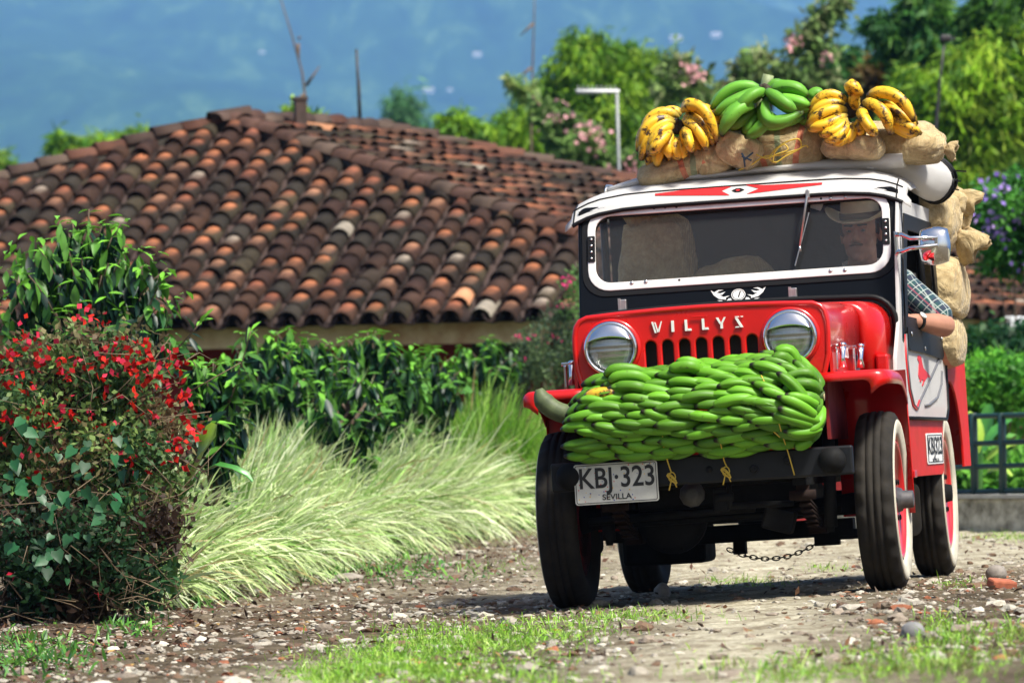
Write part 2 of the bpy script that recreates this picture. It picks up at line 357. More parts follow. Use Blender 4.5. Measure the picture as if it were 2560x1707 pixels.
# ---------------------------------------------------------------- grass
BLV=[];
for t,wd in ((0,.7),(.3,1),(.6,.75),(.85,.4),(1,.06)): BLV+=[(-.5*wd,t,0),(.5*wd,t,0)]
BLV=np.array(BLV,float); BLF=np.array([[2*i,2*i+1,2*i+3,2*i+2] for i in range(4)])
def blades(P,D,L,W,droop,side=None):
    """curved blades: start direction D, bending down by droop"""
    n=len(P); D=D/np.linalg.norm(D,axis=1,keepdims=True); t=BLV[:,1]; sx=BLV[:,0]
    up=np.array([0,0,1.]); X=np.cross(D,up)+RS.normal(size=(n,3))*.35; X/=np.linalg.norm(X,axis=1,keepdims=True)
    dr=np.broadcast_to(droop,(n,))
    pos=P[:,None,:]+D[:,None,:]*(L[:,None]*t[None])[...,None]
    pos=pos+(-up)[None,None]*(L[:,None]*dr[:,None]*(t[None]**2.2))[...,None]
    return pos+X[:,None,:]*(sx[None]*W[:,None])[...,None]
grass_m=attrmat('grass_blade',.45,.3,.15,6,spec=.4)
def patch(name,label,regs,cols,lmin,lmax,w,den):
    P=[]
    for (px,py,rx,ry,n) in regs:
        for i in range(int(n*den*2.6)):
            a=RS.normal(size=2)*.5; q=gp(px+a[0]*rx,min(1760,max(1240,py+a[1]*ry)))
            if RS.rand()<.5+.5*math.sin(q[0]*14)*math.sin(q[1]*5+q[0]*7)+.25: P.append(q)
    P=np.array(P); n=len(P); P[:,2]=G(P[:,0],P[:,1])
    D=rdir(n,1.5); L=RS.uniform(lmin,lmax,n); V=blades(P,D,L,np.full(n,w*1.35)*RS.uniform(.6,1.3,n),RS.uniform(.1,.7,n))
    o=scatobj(name,BLV,BLF,[(V,pick(cols,n,None,.3))],grass_m); props(o,label,'grass',kind='stuff')
GC=[(.20,.42,.03),(.28,.52,.04),(.14,.32,.03),(.36,.52,.10)]
patch('grass','bright green grass tufts growing between the wheel tracks in the foreground',
 [(930,1670,170,45,1100),(1080,1625,200,60,1800),(1250,1600,200,40,900),(1400,1575,170,35,420),(1150,1690,330,40,900),(1600,1545,180,14,260),(820,1700,140,30,300)],GC,.02,.065,.0028,1.0)
patch('verge_grass','green grass and weeds growing through the gravel on the right verge',
 [(2150,1670,330,50,900),(2400,1640,230,60,900),(2370,1580,70,45,500),(2520,1580,90,40,280),(1950,1690,200,30,350),(2080,1425,90,10,100),(2400,1465,90,14,140),(1860,1458,130,12,240),(1320,1420,160,40,160),(2530,1345,160,12,500)],GC+[(.2,.2,.06)],.02,.07,.003,.55)
patch('weeds','low bright weeds along the foot of the pale grass hedge',
 [(700,1420,200,30,380),(850,1390,200,26,320),(1000,1380,120,24,220),(1200,1320,120,24,250),(500,1500,90,20,200),(330,1570,70,26,150),(80,1640,160,60,380),(950,1430,300,30,300)],[(.10,.30,.04),(.16,.36,.05),(.06,.18,.04)],.02,.09,.008,1.0)
# pale variegated grass hedge (a continuous planted mass)
def hedgegrass(name,label,keys,n,cols,wd,nc=95,bias=(.20,-.28)):
    """keys: (px foot, py foot, height m, depth m) along the row; fountains of arching blades"""
    pts=[(gp(a,b),h,dp) for a,b,h,dp in keys]; cen=[]
    for i in range(nc):
        s=(i+RS.rand())/nc*(len(pts)-1); k=min(int(s),len(pts)-2); f=s-k; p=pts[k][0]*(1-f)+pts[k+1][0]*f; h=pts[k][1]*(1-f)+pts[k+1][1]*f; dp=pts[k][2]*(1-f)+pts[k+1][2]*f
        a=[.08,.45,.85][i%3]+RS.uniform(-.1,.1); cen.append((p[0]-a*dp*.9,p[1]+a*dp*.5+RS.normal()*.1,h*RS.uniform(.85,1.12),a,RS.normal()*.25,RS.uniform(.75,1.2)))
    cen=np.array(cen); ci=RS.randint(0,nc,n); c=cen[ci]; 
    ang=RS.uniform(0,6.283,n); rad=np.abs(RS.normal(size=n))*.5+.12
    P=np.stack([c[:,0]+np.cos(ang)*.06*RS.rand(n),c[:,1]+np.sin(ang)*.08*RS.rand(n),np.zeros(n)],-1); P[:,2]=G(P[:,0],P[:,1])+c[:,3]*c[:,2]*.22+RS.rand(n)*.05
    DD=np.stack([np.cos(ang)*rad+bias[0]*(1.2-c[:,3]*.7)+c[:,4]*.6,np.sin(ang)*rad*.8+bias[1]*(1.3-c[:,3]),.62+.5*c[:,3]+RS.uniform(-.08,.30,n)],-1)
    H=c[:,2]*RS.uniform(.62,1.12,n)
    V=blades(P,DD,H,RS.uniform(.6,1.25,n)*wd,RS.uniform(.2,.75,n)*(1.15-.5*c[:,3]))
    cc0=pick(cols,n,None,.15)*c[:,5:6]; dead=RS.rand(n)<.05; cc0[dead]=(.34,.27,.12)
    tt=np.clip(BLV[:,1]*1.9-.05,0,1)[None,:,None]; cc=cc0[:,None,:]*tt+np.array([.06,.11,.025])[None,None]*(1-tt)  # blade roots fade to dark green, shading painted into the colour
    o=scatobj(name,BLV,BLF,[(V,cc)],grass_m); props(o,label,'grass',kind='stuff')
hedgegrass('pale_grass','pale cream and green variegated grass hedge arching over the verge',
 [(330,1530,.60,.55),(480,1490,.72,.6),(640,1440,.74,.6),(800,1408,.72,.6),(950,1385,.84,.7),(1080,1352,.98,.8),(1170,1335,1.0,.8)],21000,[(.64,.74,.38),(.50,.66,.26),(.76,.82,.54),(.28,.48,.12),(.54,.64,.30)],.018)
hedgegrass('green_grass','plain green long grass behind the pale grass hedge',
 [(1120,1322,1.12,.9),(1230,1326,1.05,.6),(1330,1322,1.0,.5),(1420,1316,1.05,.6)],9000,[(.20,.42,.04),(.28,.52,.06),(.12,.30,.03),(.38,.56,.14)],.014,nc=40,bias=(.1,-.1))
# ================================================================ FOLIAGE
leaf_m=attrmat('glossy_leaf',.42,.22,.12,12,spec=.35)
soft_m=attrmat('soft_leaf',.55,.42,.15,3,spec=.3)
petal_m=attrmat('petal',.6,.35,.1,20,spec=.2)
bark_m=mat('bark',(.16,.11,.075),.9,var=.5,scale=14,bump=.6,bscale=40,dist=.006)
twig_m=mat('twig',(.17,.12,.07),.85,var=.4,scale=30)
def coffee(label,px,py,D,w,h,n,seed,top=.0,group='coffee shrubs behind the flower border',leaf=(.095,.14),spikes=()):
    """broad shrub of long drooping glossy leaves on arching branches; px,py = crown centre"""
    rs=np.random.RandomState(seed); c=at(px,py,D); root=empty('coffee_shrub',loc=Vector((c[0],c[1],float(G(c[0],c[1]))))); props(root,label,'shrub',group)
    base=np.array([0,0,0]); cz=c[2]-root.location.z; nb=int(n*1.5/11); low=cz-h*.5; mb=MB(); P=[];Y=[];N=[];T=[]
    for b in range(nb):
        # branch tips spread over the crown
        while True:
            q=rs.uniform(-1,1,3)
            if .25<np.linalg.norm(q)<1: break
        q=q/np.linalg.norm(q)**.35
        tip=np.array([q[0]*w*.5,q[1]*w*.4,cz+q[2]*h*.5]);
        if b%4==1: tip[2]=.12+rs.rand()*max(.1,low); tip[:2]*=.85
        if tip[2]<.1: tip[2]=.1+rs.rand()*.2
        st=np.array([q[0]*w*.08,q[1]*w*.08,max(.05,tip[2]-h*.45)]); mid=(st+tip)/2+np.array([0,0,.12*h])
        pts=[st*(1-t)**2+2*mid*t*(1-t)+tip*t*t for t in np.linspace(0,1,6)]
        if b%3==0: mb.tube(pts,[.008,.007,.006,.005,.004,.003],5)
        for k in range(11):
            t=.35+.65*(k/10.); p=st*(1-t)**2+2*mid*t*(1-t)+tip*t*t; d=(tip-st); d=d/np.linalg.norm(d)
            side=np.cross(d,[0,0,1]); side/=np.linalg.norm(side)+1e-6
            y=side*(1 if k%2 else -1)*rs.uniform(.3,.8)+d*.3+np.array([0,0,-rs.uniform(.9,2.0)])+rs.normal(size=3)*.2
            if k>=9: y=d*.4+side*(1 if k%2 else -1)*.8+np.array([0,0,-rs.uniform(.1,.8)])
            P.append(p); Y.append(y); N.append(np.array([0,0,1])+d*.3+rs.normal(size=3)*.25); T.append(1.0 if (k>=9 and q[2]>0) else (.45 if k>=8 or (q[2]>.55 and rs.rand()<.35) else 0))
    for (dx,dz,lx,lz) in spikes:   # long side branches arching outwards
        st=np.array([dx*w*.3,-.1,cz+dz*h*.5-.2]); tip=np.array([lx,-.15,cz+lz]); mid=(st+tip)/2+np.array([0,0,-.05])
        pts=[st*(1-t)**2+2*mid*t*(1-t)+tip*t*t for t in np.linspace(0,1,8)]; mb.tube(pts,[.009,.008,.007,.006,.005,.004,.003,.003],5)
        for k in range(22):
            t=.25+.75*k/21; p=st*(1-t)**2+2*mid*t*(1-t)+tip*t*t; d=(tip-st)/np.linalg.norm(tip-st)
            y=np.array([0,-.4*(1 if k%2 else -1),0])+d*.45+np.array([0,0,-.75 if t<.85 else .1])+rs.normal(size=3)*.3
            P.append(p);Y.append(y);N.append(np.array([0,-.6,1])+rs.normal(size=3)*.3);T.append(1. if t>.88 else .35*(rs.rand()<.5))
    P=np.array(P);Y=np.array(Y);N=np.array(N);T=np.array(T); m_=len(P)
    L=rs.uniform(leaf[0],leaf[1],m_)*(1-.35*(T>.9)); V=scat(LEAF_V,P,Y,N,L,L*rs.uniform(.30,.42,m_))
    dk=np.array([(.008,.038,.020),(.014,.058,.022),(.007,.028,.020),(.022,.085,.020)])[rs.randint(0,4,m_)]; br=np.array([.15,.40,.035])
    c_=dk*(1-T[:,None])+br*T[:,None]; c_*=rs.uniform(.75,1.25,(m_,1))
    scatobj('foliage',LEAF_V,LEAF_F,[(V,c_)],leaf_m,root)
    for k in range(4): mb.tube([(rs.normal()*.03,rs.normal()*.03,-.02),(rs.normal()*w*.08,rs.normal()*w*.08,max(.12,cz-h*.3)),(rs.normal()*w*.15,rs.normal()*w*.12,max(.2,cz))],[.018,.014,.008],6)
    mb.build('branches',bark_m,root)
coffee('tall dark green coffee shrub with bright new tips behind the red flowers',215,785,26.5,.98,1.0,2000,1,spikes=((.6,.1,.36,.14),(.7,-.3,.56,-.03),(-.6,-.2,-.42,.05),(.5,-.7,.62,-.52)),leaf=(.085,.13))
coffee('coffee shrub with light tips in front of the roof beam left of the hedge',640,935,33,.62,.52,650,2)
coffee('rounded coffee shrub with the highest leaves under the roof beam',745,930,33.5,.62,.60,1000,3)
coffee('broad dark coffee shrub standing in the middle of the hedge',930,935,35,.70,.60,1000,4)
coffee('coffee shrub in front of the dark red house wall',1060,950,36.5,.55,.48,850,5)
coffee('small bright coffee shrub at the far end of the hedge',1215,905,40,.50,.38,500,6)
coffee('low coffee shrub between the flowers and the pale grass',530,985,27.5,.42,.50,420,7,spikes=((.4,.3,.2,.3),))
coffee('dark coffee shrub half hidden behind the pale grass crest',860,1010,32,.55,.40,500,8)
# ---- fine-leaved shrub helper
def bushy(name,label,cat,px,py,D,rx,ry,rz,n,cols,leafL,group=None,flowers=None,fcol=((.7,.02,.02),),seed=1,m=None,wl=.5,up=.2,stems=10,twigs=0,extra=None,hole=.35,clump=60,weights=None):
    rs=np.random.RandomState(seed); c=at(px,py,D); g=float(G(c[0],c[1])); root=empty(name,loc=Vector((c[0],c[1],g))); props(root,label,cat,group); cz=c[2]-g
    cc=[]
    while len(cc)<clump:
        q=rs.uniform(-1,1,3); r=np.linalg.norm(q)
        if r<1 and r>hole: cc.append(q*np.array([rx,ry,rz])+np.array([0,0,cz]))
    cc=np.array(cc); idx=rs.randint(0,clump,n); sg=1.1*(rx*rz*ry/clump)**(1/3.)
    P=cc[idx]+rs.normal(size=(n,3))*sg*.62; P[:,2]=np.maximum(P[:,2],.02)
    V=scat(SLEAF_V,P,rdir(n,up) if False else (lambda v:v)(np.concatenate([rs.normal(size=(n,2)),rs.normal(size=(n,1))+up],1)),rs.normal(size=(n,3))+np.array([0,-.4,.9]),rs.uniform(.6,1.3,n)*leafL,rs.uniform(.6,1.3,n)*leafL*wl)
    cl=np.array(cols)[rs.choice(len(cols),clump,p=None if weights is None else np.array(weights)/sum(weights))][idx]*rs.uniform(.65,1.35,(n,1))
    scatobj('foliage',SLEAF_V,SLEAF_F,[(V,cl)],m or soft_m,root)
    if flowers is not None:
        FP=[]
        for f in flowers:
            q=at(f[0],f[1],D-ry*(f[3] if len(f)>3 else .8))-np.array([c[0],c[1],g]); k=f[2]
            k=max(2,int(k*(.46 if D<30 else .72))); FP.append(q+rs.normal(size=(k,3))*np.array([1,1,.8])*(.012*math.sqrt(k)/1.5)*(leafL/.035)**.5*(D/23)**.5)
        FP=np.concatenate(FP); k=len(FP); fl=leafL*(.8 if D>30 else .95)
        V=scat(SLEAF_V,FP,rs.normal(size=(k,3)),rs.normal(size=(k,3))+np.array([0,-1,.3]),rs.uniform(.7,1.2,k)*fl,rs.uniform(.7,1.2,k)*fl*.8)
        fc=np.array(fcol)[rs.randint(0,len(fcol),k)]*rs.uniform(.7,1.2,(k,1))
        scatobj('flowers',SLEAF_V,SLEAF_F,[(V,fc)],petal_m,root)
    mb=MB()
    for k in range(stems):
        a=rs.uniform(0,6.28); q=cc[rs.randint(clump)]
        mb.tube([(rs.normal()*rx*.12,rs.normal()*ry*.12,-.03),(q[0]*.35,q[1]*.35,q[2]*.5),(q[0],q[1],q[2])],[.012*rx/.4,.008*rx/.4,.003*rx/.4],5)
    for k in range(twigs):
        s_=np.array([rs.uniform(-rx,rx),-ry*rs.uniform(.2,1.0),rs.uniform(0,cz+rz*.9)]); d=rs.normal(size=3); d[2]=abs(d[2])*.5; d/=np.linalg.norm(d); L=rs.uniform(.1,.34); b_=rs.normal(size=3)*.06
        mb.tube([s_,s_+d*L*.5+b_,s_+d*L],[.0028,.0022,.001],4)
    mb.build('stems',twig_m,root)
    if extra: extra(root,cz,rs)
    return root
fl=[(205,775,14),(215,790,14),(262,803,10),(250,812,8),(100,850,20),(60,870,14),(20,900,14),(290,860,16),(350,870,10),(300,900,28),(330,925,18),(400,880,24),(430,900,20),(385,935,20),(370,950,16),(180,920,14),(160,930,12),(110,1040,28),(135,1060,18),(90,1030,12),(330,1000,8),(455,1000,14),(475,1060,20),(490,1085,26),(445,1105,20),(15,1035,14),(5,960,10),(95,1190,14),(60,800,6),(310,880,10),(150,900,12),(40,935,12),(275,880,14),(230,905,10),(480,1005,10),(425,1015,10),(250,930,10),(415,960,14),(65,845,14),(340,870,14)]
rs_=np.random.RandomState(5)
fl+=[(rs_.uniform(0,470),rs_.uniform(880,1180),rs_.randint(3,9)) for _ in range(70)]+[(rs_.uniform(0,420),rs_.uniform(860,960),rs_.randint(3,7)) for _ in range(10)]
def vine(root,cz,rs):
    P=[];Y=[]
    HV=np.array([[0,0,0],[-.35,-.12,.02],[-.5,.2,.04],[-.3,.6,.02],[0,1,-.06],[.3,.6,.02],[.5,.2,.04],[.35,-.12,.02],[0,.4,-.04]],float); HF=np.array([[0,8,2,1],[8,4,3,2],[0,7,6,8],[8,6,5,4]])
    for (px,py) in [(60,1190),(110,1215),(150,1245),(125,1270),(170,1330),(150,1370),(120,1395),(60,1150),(90,1100),(200,1230),(95,1380),(140,1430),(30,1210),(220,1105),(300,1090),(140,1130),(300,1120),(180,1180),(230,1200),(250,1280),(280,1240),(60,1060),(330,1150),(20,1300),(45,1350)]:
        for j in range(3): P.append(at(px+rs.normal()*18,py+rs.normal()*18,22.35+rs.uniform(-.1,.15))-np.array(root.location)); Y.append((rs.normal()*.6,-.3,-rs.uniform(.2,1)))
    P=np.array(P); k=len(P); L=rs.uniform(.025,.058,k)
    V=scat(HV,P,np.array(Y),np.array([0,-1,.6])+rs.normal(size=(k,3))*.5,L,L*.95)
    scatobj('vine_leaves',HV,HF,[(V,np.array([(.018,.085,.03)])*rs.uniform(.6,1.7,(k,1)))],leaf_m,root)
bushy('bougainvillea','sprawling bougainvillea bush covered in red flowers at the left edge','flowering shrub',205,1130,23.2,.44,.42,.46,19000,[(.11,.20,.05),(.07,.15,.04),(.17,.26,.07),(.12,.08,.04),(.06,.035,.02),(.05,.12,.04),(.20,.18,.08),(.14,.24,.06)],.036,flowers=fl,fcol=((.55,.012,.01),(.68,.03,.015),(.70,.04,.09),(.38,.01,.01)),seed=3,wl=.6,stems=22,twigs=130,extra=vine,hole=.55,clump=130)
bushy('bougainvillea','low dark bougainvillea skirt spilling twigs over the verge at the left','flowering shrub',150,1380,22.9,.47,.36,.24,8500,[(.02,.06,.025),(.03,.09,.03),(.05,.03,.02),(.04,.05,.025),(.07,.04,.03)],.040,flowers=[(40,1440,4),(90,1560,3),(250,1480,3)],fcol=((.7,.02,.06),),seed=4,wl=.6,stems=14,twigs=150,hole=.4,clump=80)
bushy('bougainvillea','small leaved bush with magenta flowers beside the front fender','flowering shrub',1380,880,43,.30,.4,.30,5000,[(.08,.13,.06),(.05,.09,.05),(.10,.16,.06)],.035,flowers=[(1330,842,10),(1385,845,9),(1300,838,7),(1415,698,14),(1430,720,6),(1405,760,5),(1315,905,4)],fcol=((.75,.03,.2),),seed=5,wl=.55,stems=8,hole=.3,clump=60)
bushy('bougainvillea','sparse pink flowered spray in front of the roof tiles beside the windshield','flowering shrub',1440,735,43,.08,.2,.20,500,[(.09,.2,.05),(.12,.25,.06)],.035,flowers=[(1416,698,12),(1432,700,8),(1428,760,5)],fcol=((.75,.03,.22),),seed=15,wl=.55,stems=5,hole=.2,clump=24)
# young plantain plant poking from the grass
def broadleaf(mb,P,wd,curl=.25):
    """P: midrib points; a wide leaf with a channel"""
    P=[Vector(p) for p in P]; rows=[]
    for i,p in enumerate(P):
        t=(P[min(i+1,len(P)-1)]-P[max(i-1,0)]).normalized(); s=t.cross(Vector((0,-.35,1))).normalized(); nn=s.cross(t); f=math.sin(math.pi*min(1,(i+.35)/(len(P)-.3)))**.6*wd
        rip=.06*math.sin(i*2.6)*wd
        rows.append([p-s*f+nn*(f*curl+rip),p-s*f*.5+nn*f*curl*.3,p,p+s*f*.5+nn*f*curl*.3,p+s*f+nn*(f*curl-rip)])
    mb.grid(rows)
pm=mat('plantain_leaf',(.30,.48,.05),.4,var=.35,scale=9,bump=.3,bscale=30); pm2=mat('plantain_leaf_dark',(.07,.28,.05),.35,var=.3,scale=12,bump=.3,bscale=30)
q=gp(440,1500); q[1]=24.0; root=empty('young_plantain',loc=Vector(q)); props(root,'young plantain plant with one yellow green and one dark drooping leaf','plant')
def rel(px,py,D): return tuple(at(px,py,D)-q)
mb=MB(); broadleaf(mb,[rel(455,1240,23.6),rel(485,1190,23.55),rel(510,1130,23.5),rel(530,1085,23.5),rel(540,1060,23.5)],.06,.4); mb.build('leaf',pm,root)
mb=MB(); broadleaf(mb,[rel(505,1180,23.5),rel(545,1165,23.45),rel(585,1175,23.4),rel(615,1190,23.4),rel(630,1205,23.4)],.024,.6); mb.build('leaf',pm2,root)
mb=MB(); mb.tube([rel(430,1480,23.8),rel(440,1340,23.7),rel(455,1240,23.6),rel(500,1180,23.5)],[.02,.016,.01,.005],7); mb.build('stem',pm2,root)
# ================================================================ HOUSE
CL=np.array([-10.29,52.71,1.72]); CRr=np.array([2.38,49.56,1.72]); P1=at(575,304,55.45); P2=at(965,330,57.9); P2[2]=P1[2]
nr=np.cross(P1-CRr,P2-CRr); nr/=np.linalg.norm(nr); nr=nr if nr[2]>0 else -nr
d_=ray(1500,450); k_=((CRr-CO)@nr)/(d_@nr); Hh=CO+d_*k_; CRR=P2+(Hh-P2)*((1.72-P2[2])/(Hh[2]-P2[2]))
BL=CL+(CRR-CRr)
house=empty('tiled_house',loc=Vector((-3,55,float(G(-3,55))))); props(house,'low house with a dark clay tile hip roof behind the hedge','house')
HL=np.array(house.location)
TVs=[];
def tile_template(r0=.098,r1=.080,L=.40,n=7):
    V=[];ts=[0,.45,.62,.8,1.0]
    for t in ts:
        r=r0+(r1-r0)*t
        for k in range(n):
            a=math.pi*(k/(n-1)); V.append((-math.cos(a)*r,t*L,math.sin(a)*r*.92))
    for k in range(n):   # inner lip at the low end
        a=math.pi*(k/(n-1)); V.append((-math.cos(a)*(r0-.014),0,math.sin(a)*(r0-.014)*.92))
    for k in range(n):
        a=math.pi*(k/(n-1)); V.append((-math.cos(a)*(r0-.016),.25,math.sin(a)*(r0-.016)*.92))
    F=[[i*n+k,i*n+k+1,(i+1)*n+k+1,(i+1)*n+k] for i in range(4) for k in range(n-1)]
    F+=[[5*n+k,5*n+k+1,k+1,k] for k in range(n-1)]+[[6*n+k,6*n+k+1,5*n+k+1,5*n+k] for k in range(n-1)]
    return np.array(V),np.array(F),np.array([t for t in ts for k in range(n)]+[-1]*n*2)
TV,TF,TT=tile_template()
def inpoly(p,poly):
    c=False;j=len(poly)-1
    for i in range(len(poly)):
        if (poly[i][1]>p[1])!=(poly[j][1]>p[1]) and p[0]<(poly[j][0]-poly[i][0])*(p[1]-poly[i][1])/(poly[j][1]-poly[i][1])+poly[i][0]: c=not c
        j=i
    return c
tile_sets=[]
def tiles(poly,A,B,seed,sp=.252,ex=.272,only=None):
    """poly: 3-D corners; A->B runs along the eave with the slope rising to the left-hand side"""
    rs=np.random.RandomState(seed); A=np.array(A);B=np.array(B); e=(B-A)/np.linalg.norm(B-A); nn=None
    for q in poly:
        if abs(np.dot(q-A,[0,0,1]))>.5: top=q
    nn=np.cross(e,top-A); nn/=np.linalg.norm(nn); nn=nn if nn[2]>0 else -nn; u=np.cross(nn,e); u=u if u[2]>0 else -u
    p2=[((q-A)@e,(q-A)@u) for q in poly]; L=np.linalg.norm(B-A); um=max(b for a,b in p2)
    P=[];Y=[];N=[];C_=[];rowc=[]
    for pan in (0,1):
        for i in range(-2,int(L/sp)+3):
            off=rs.uniform(-.01,.01)
            for j in range(0,int(um/ex)+2):
                s=(i+.5*pan)*sp+off+rs.normal()*.006; t=j*ex-.10+rs.normal()*.012+(.0 if pan==0 else -.02)
                if not inpoly((s,t+.24),p2): continue
                P.append(A+e*s+u*t+nn*(.018 if pan==0 else .055)+nn*.012*rs.normal()*.6); Y.append(u-nn*.085*(1 if pan==0 else 1)+e*rs.normal()*.03); N.append(nn if pan==0 else -nn)
                b=np.array([(.038,.020,.014),(.027,.019,.014),(.044,.022,.014),(.022,.018,.014),(.036,.028,.017),(.032,.016,.012)][rs.randint(6)])*rs.uniform(.7,1.25)
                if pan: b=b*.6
                tip=np.array([(.62,.22,.10),(.55,.26,.15),(.45,.15,.08),b,(.55,.45,.36),b][rs.choice(6,p=[.24,.12,.14,.28,.04,.18])])
                row=np.repeat(b[None],len(TV),0); a=(TT==.62)
                if pan==0:
                    row[(TT==.62)]=tip*.52; row[(TT==.45)]=b*.75+tip*.25
                    # clean streak only along the crown of the tile
                    for k in range(len(TV)):
                        if TT[k]>=0 and abs(TV[k,0])>.05: row[k]=b
                r_=rs.rand()
                if pan==0 and r_<.005: row[:]=np.array([.40,.19,.10])
                elif pan==0 and r_<.009: row[:]=np.array([.24,.21,.17])
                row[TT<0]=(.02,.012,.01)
                rowc.append(row)
    P=np.array(P);V=scat(TV,P,np.array(Y),np.array(N),1.0,1.0)-HL
    tile_sets.append((V,np.array(rowc)))
tiles([CL,CRr,P1],CL,CRr,1); tiles([CRr,CRR,P2,P1],CRr,CRR,2,ex=.33)
def caps(a,b,seed):
    rs=np.random.RandomState(seed); a=np.array(a);b=np.array(b); L=np.linalg.norm(b-a); d=(b-a)/L; n=int(L/.30); P=[];Y=[];N=[];cc=[]
    for i in range(n+1):
        P.append(a+d*(i*.30)+np.array([0,0,.045+rs.normal()*.008])); Y.append(d+np.array([0,0,-.07])+rs.normal(size=3)*.02); N.append((0,0,1.0))
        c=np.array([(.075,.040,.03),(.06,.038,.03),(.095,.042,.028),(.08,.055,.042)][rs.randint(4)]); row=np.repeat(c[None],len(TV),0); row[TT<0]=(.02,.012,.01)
        cc.append(row)
    tile_sets.append((scat(TV,np.array(P),np.array(Y),np.array(N),1.05,1.3)-HL,np.array(cc)))
caps(CRr,P1,3); caps(CL,P1,4); caps(P2,P1+(P1-P2)*.03,5); caps(CRR,P2,6)
tile_m=attrmat('clay_tile',.85,0,.42,3.2,.6,60,.004,.2)
sheetm=mat('roof_underlay',(.05,.03,.025),.95)
roof=scatobj('roof',TV,TF,tile_sets,tile_m,house)
mb=MB()
for a_,b_ in ((CRr,P1),(CL,P1),(P1,P2),(CRR,P2)): mb.tube([a_-HL+np.array([0,0,-.02]),b_-HL+np.array([0,0,-.02])],.10,8)
mb.build('ridge_mortar',mat('mortar',(.05,.042,.032),.95,var=.5,scale=5),roof)
mb=MB(); f=lambda *a:[tuple(q-HL-np.array([0,0,.03])) for q in a]
mb.add(f(CL,CRr,P1),[[0,1,2]],False); mb.add(f(CRr,CRR,P2,P1),[[0,1,2,3]],False); mb.add(f(CRR,BL,P2),[[0,1,2]],False); mb.add(f(BL,CL,P1,P2),[[0,1,2,3]],False); mb.build('underlay',sheetm,roof)
def inset(a,b,d1,z0,z1,th,name,m,parent=house,ext=0):
    """vertical slab under an eave, d1 metres inside it"""
    a=np.array(a)-HL;b=np.array(b)-HL; e=(b-a)/np.linalg.norm(b-a); u=np.array([-e[1],e[0],0]); 
    if ((P1-HL)-a)@u<0: u=-u
    a=a+u*d1+e*d1+ -e*ext; b=b+u*d1-e*d1+e*ext; mb=MB(); mb.bar((a[0],a[1],(z0+z1)/2-HL[2]),(b[0],b[1],(z0+z1)/2-HL[2]),th,z1-z0); mb.build(name,m,parent)
fas=mat('weathered_board',(.75,.56,.33),.8,var=.6,scale=3,bump=.3,bscale=20,col2=(.42,.22,.10)); redw=mat('red_wall',(.30,.012,.010),.8,var=.3,scale=4)
for a,b in ((CL,CRr),(CRr,CRR)):
    inset(a,b,.16,1.475,1.66,.04,'fascia_board',fas); inset(a,b,.9,float(G(0,60))-.6,1.62,.12,'wall',redw)
inset(CRR,BL,.9,float(G(0,60))-.6,1.62,.12,'wall',redw); inset(BL,CL,.9,float(G(0,60))-.6,1.62,.12,'wall',redw)
mb=MB(); f0=at(1250,990,50.5)-HL; mb.box((f0[0],f0[1]+.3,f0[2]),(.5,.1,1.2)); mb.build('doorway',mat('doorway_dark',(.03,.02,.015),.8),house)
# chimney pipe: stands on the roof
def ontop(px,py,D): return at(px,py,D)-HL
mb=MB(); a=ontop(752,318,56.0); b=ontop(750,247,56.0); mb.box(((a+b)/2),(.11,.11,b[2]-a[2]),Matrix.Rotation(.25,3,'Z')); mb.box(b,(.135,.135,.03),Matrix.Rotation(.25,3,'Z')); mb.build('chimney',mat('rusty_metal',(.07,.04,.03),.7,var=.5,scale=12),house)
dk=mat('dark_pole',(.03,.028,.03),.5); greym=mat('grey_pole',(.32,.34,.34),.5,var=.2)
root=empty('antenna_mast',loc=Vector(at(900,322,57.5))); props(root,'thin dark mast rising from the ridge of the tiled roof','mast'); q=np.array(root.location)
mb=MB(); mb.tube([(0,0,-.3),tuple(at(896,220,57.5)-q),tuple(at(891,124,57.5)-q)],[.016,.015,.013],7); mb.tube([tuple(at(903,300,57.4)-q),tuple(at(899,200,57.4)-q)],.006,5); mb.build('pole',dk,root)
root=empty('tv_antenna',loc=Vector((at(1548,520,60)[0],60,float(G(2,60))))); props(root,'grey television antenna on a thin pole left of the yellow plantains','antenna'); q=np.array(root.location)
mb=MB(); mb.tube([(0,0,0),tuple(at(1548,450,60)-q),tuple(at(1542,226,60)-q)],.018,7); mb.build('pole',greym,root)
whm=mat('white_plastic',(.75,.76,.76),.5)
mb=MB(); mb.tube([tuple(at(1440,229,60)-q),tuple(at(1549,229,60)-q)],.022,7); mb.build('boom',whm,root)
mb=MB()
for k in range(9): x=1446+k*11.5; p=at(x,229,60)-q; mb.tube([tuple(p+np.array([0,-.22,-.03])),tuple(p+np.array([0,.22,.03]))],.006,5); mb.tube([tuple(p+np.array([0,0,-.05])),tuple(p+np.array([0,0,.06]))],.005,5)
mb.build('elements',greym,root)
gut0=CRr+(CRR-CRr)*.45-HL; gut1=CRR-HL; e_=(gut1-gut0)/np.linalg.norm(gut1-gut0); un=np.array([e_[1],-e_[0],0])*.10
mb=MB(); mb.bar(gut0+un+np.array([0,0,-.10]),gut1+un+np.array([0,0,-.10]),.14,.13,bev=.02); mb.build('gutter',mat('gutter_white',(.62,.64,.66),.5,var=.25),house)
pb=mat('post_brown',(.13,.09,.06),.8)
for f_ in (.55,.9):
    p=gut0+(gut1-gut0)*f_-un*2; mb=MB(); mb.tube([(p[0],p[1],-1.5),(p[0],p[1],p[2]-.05)],.05,8); mb.build('veranda_post',pb,house)
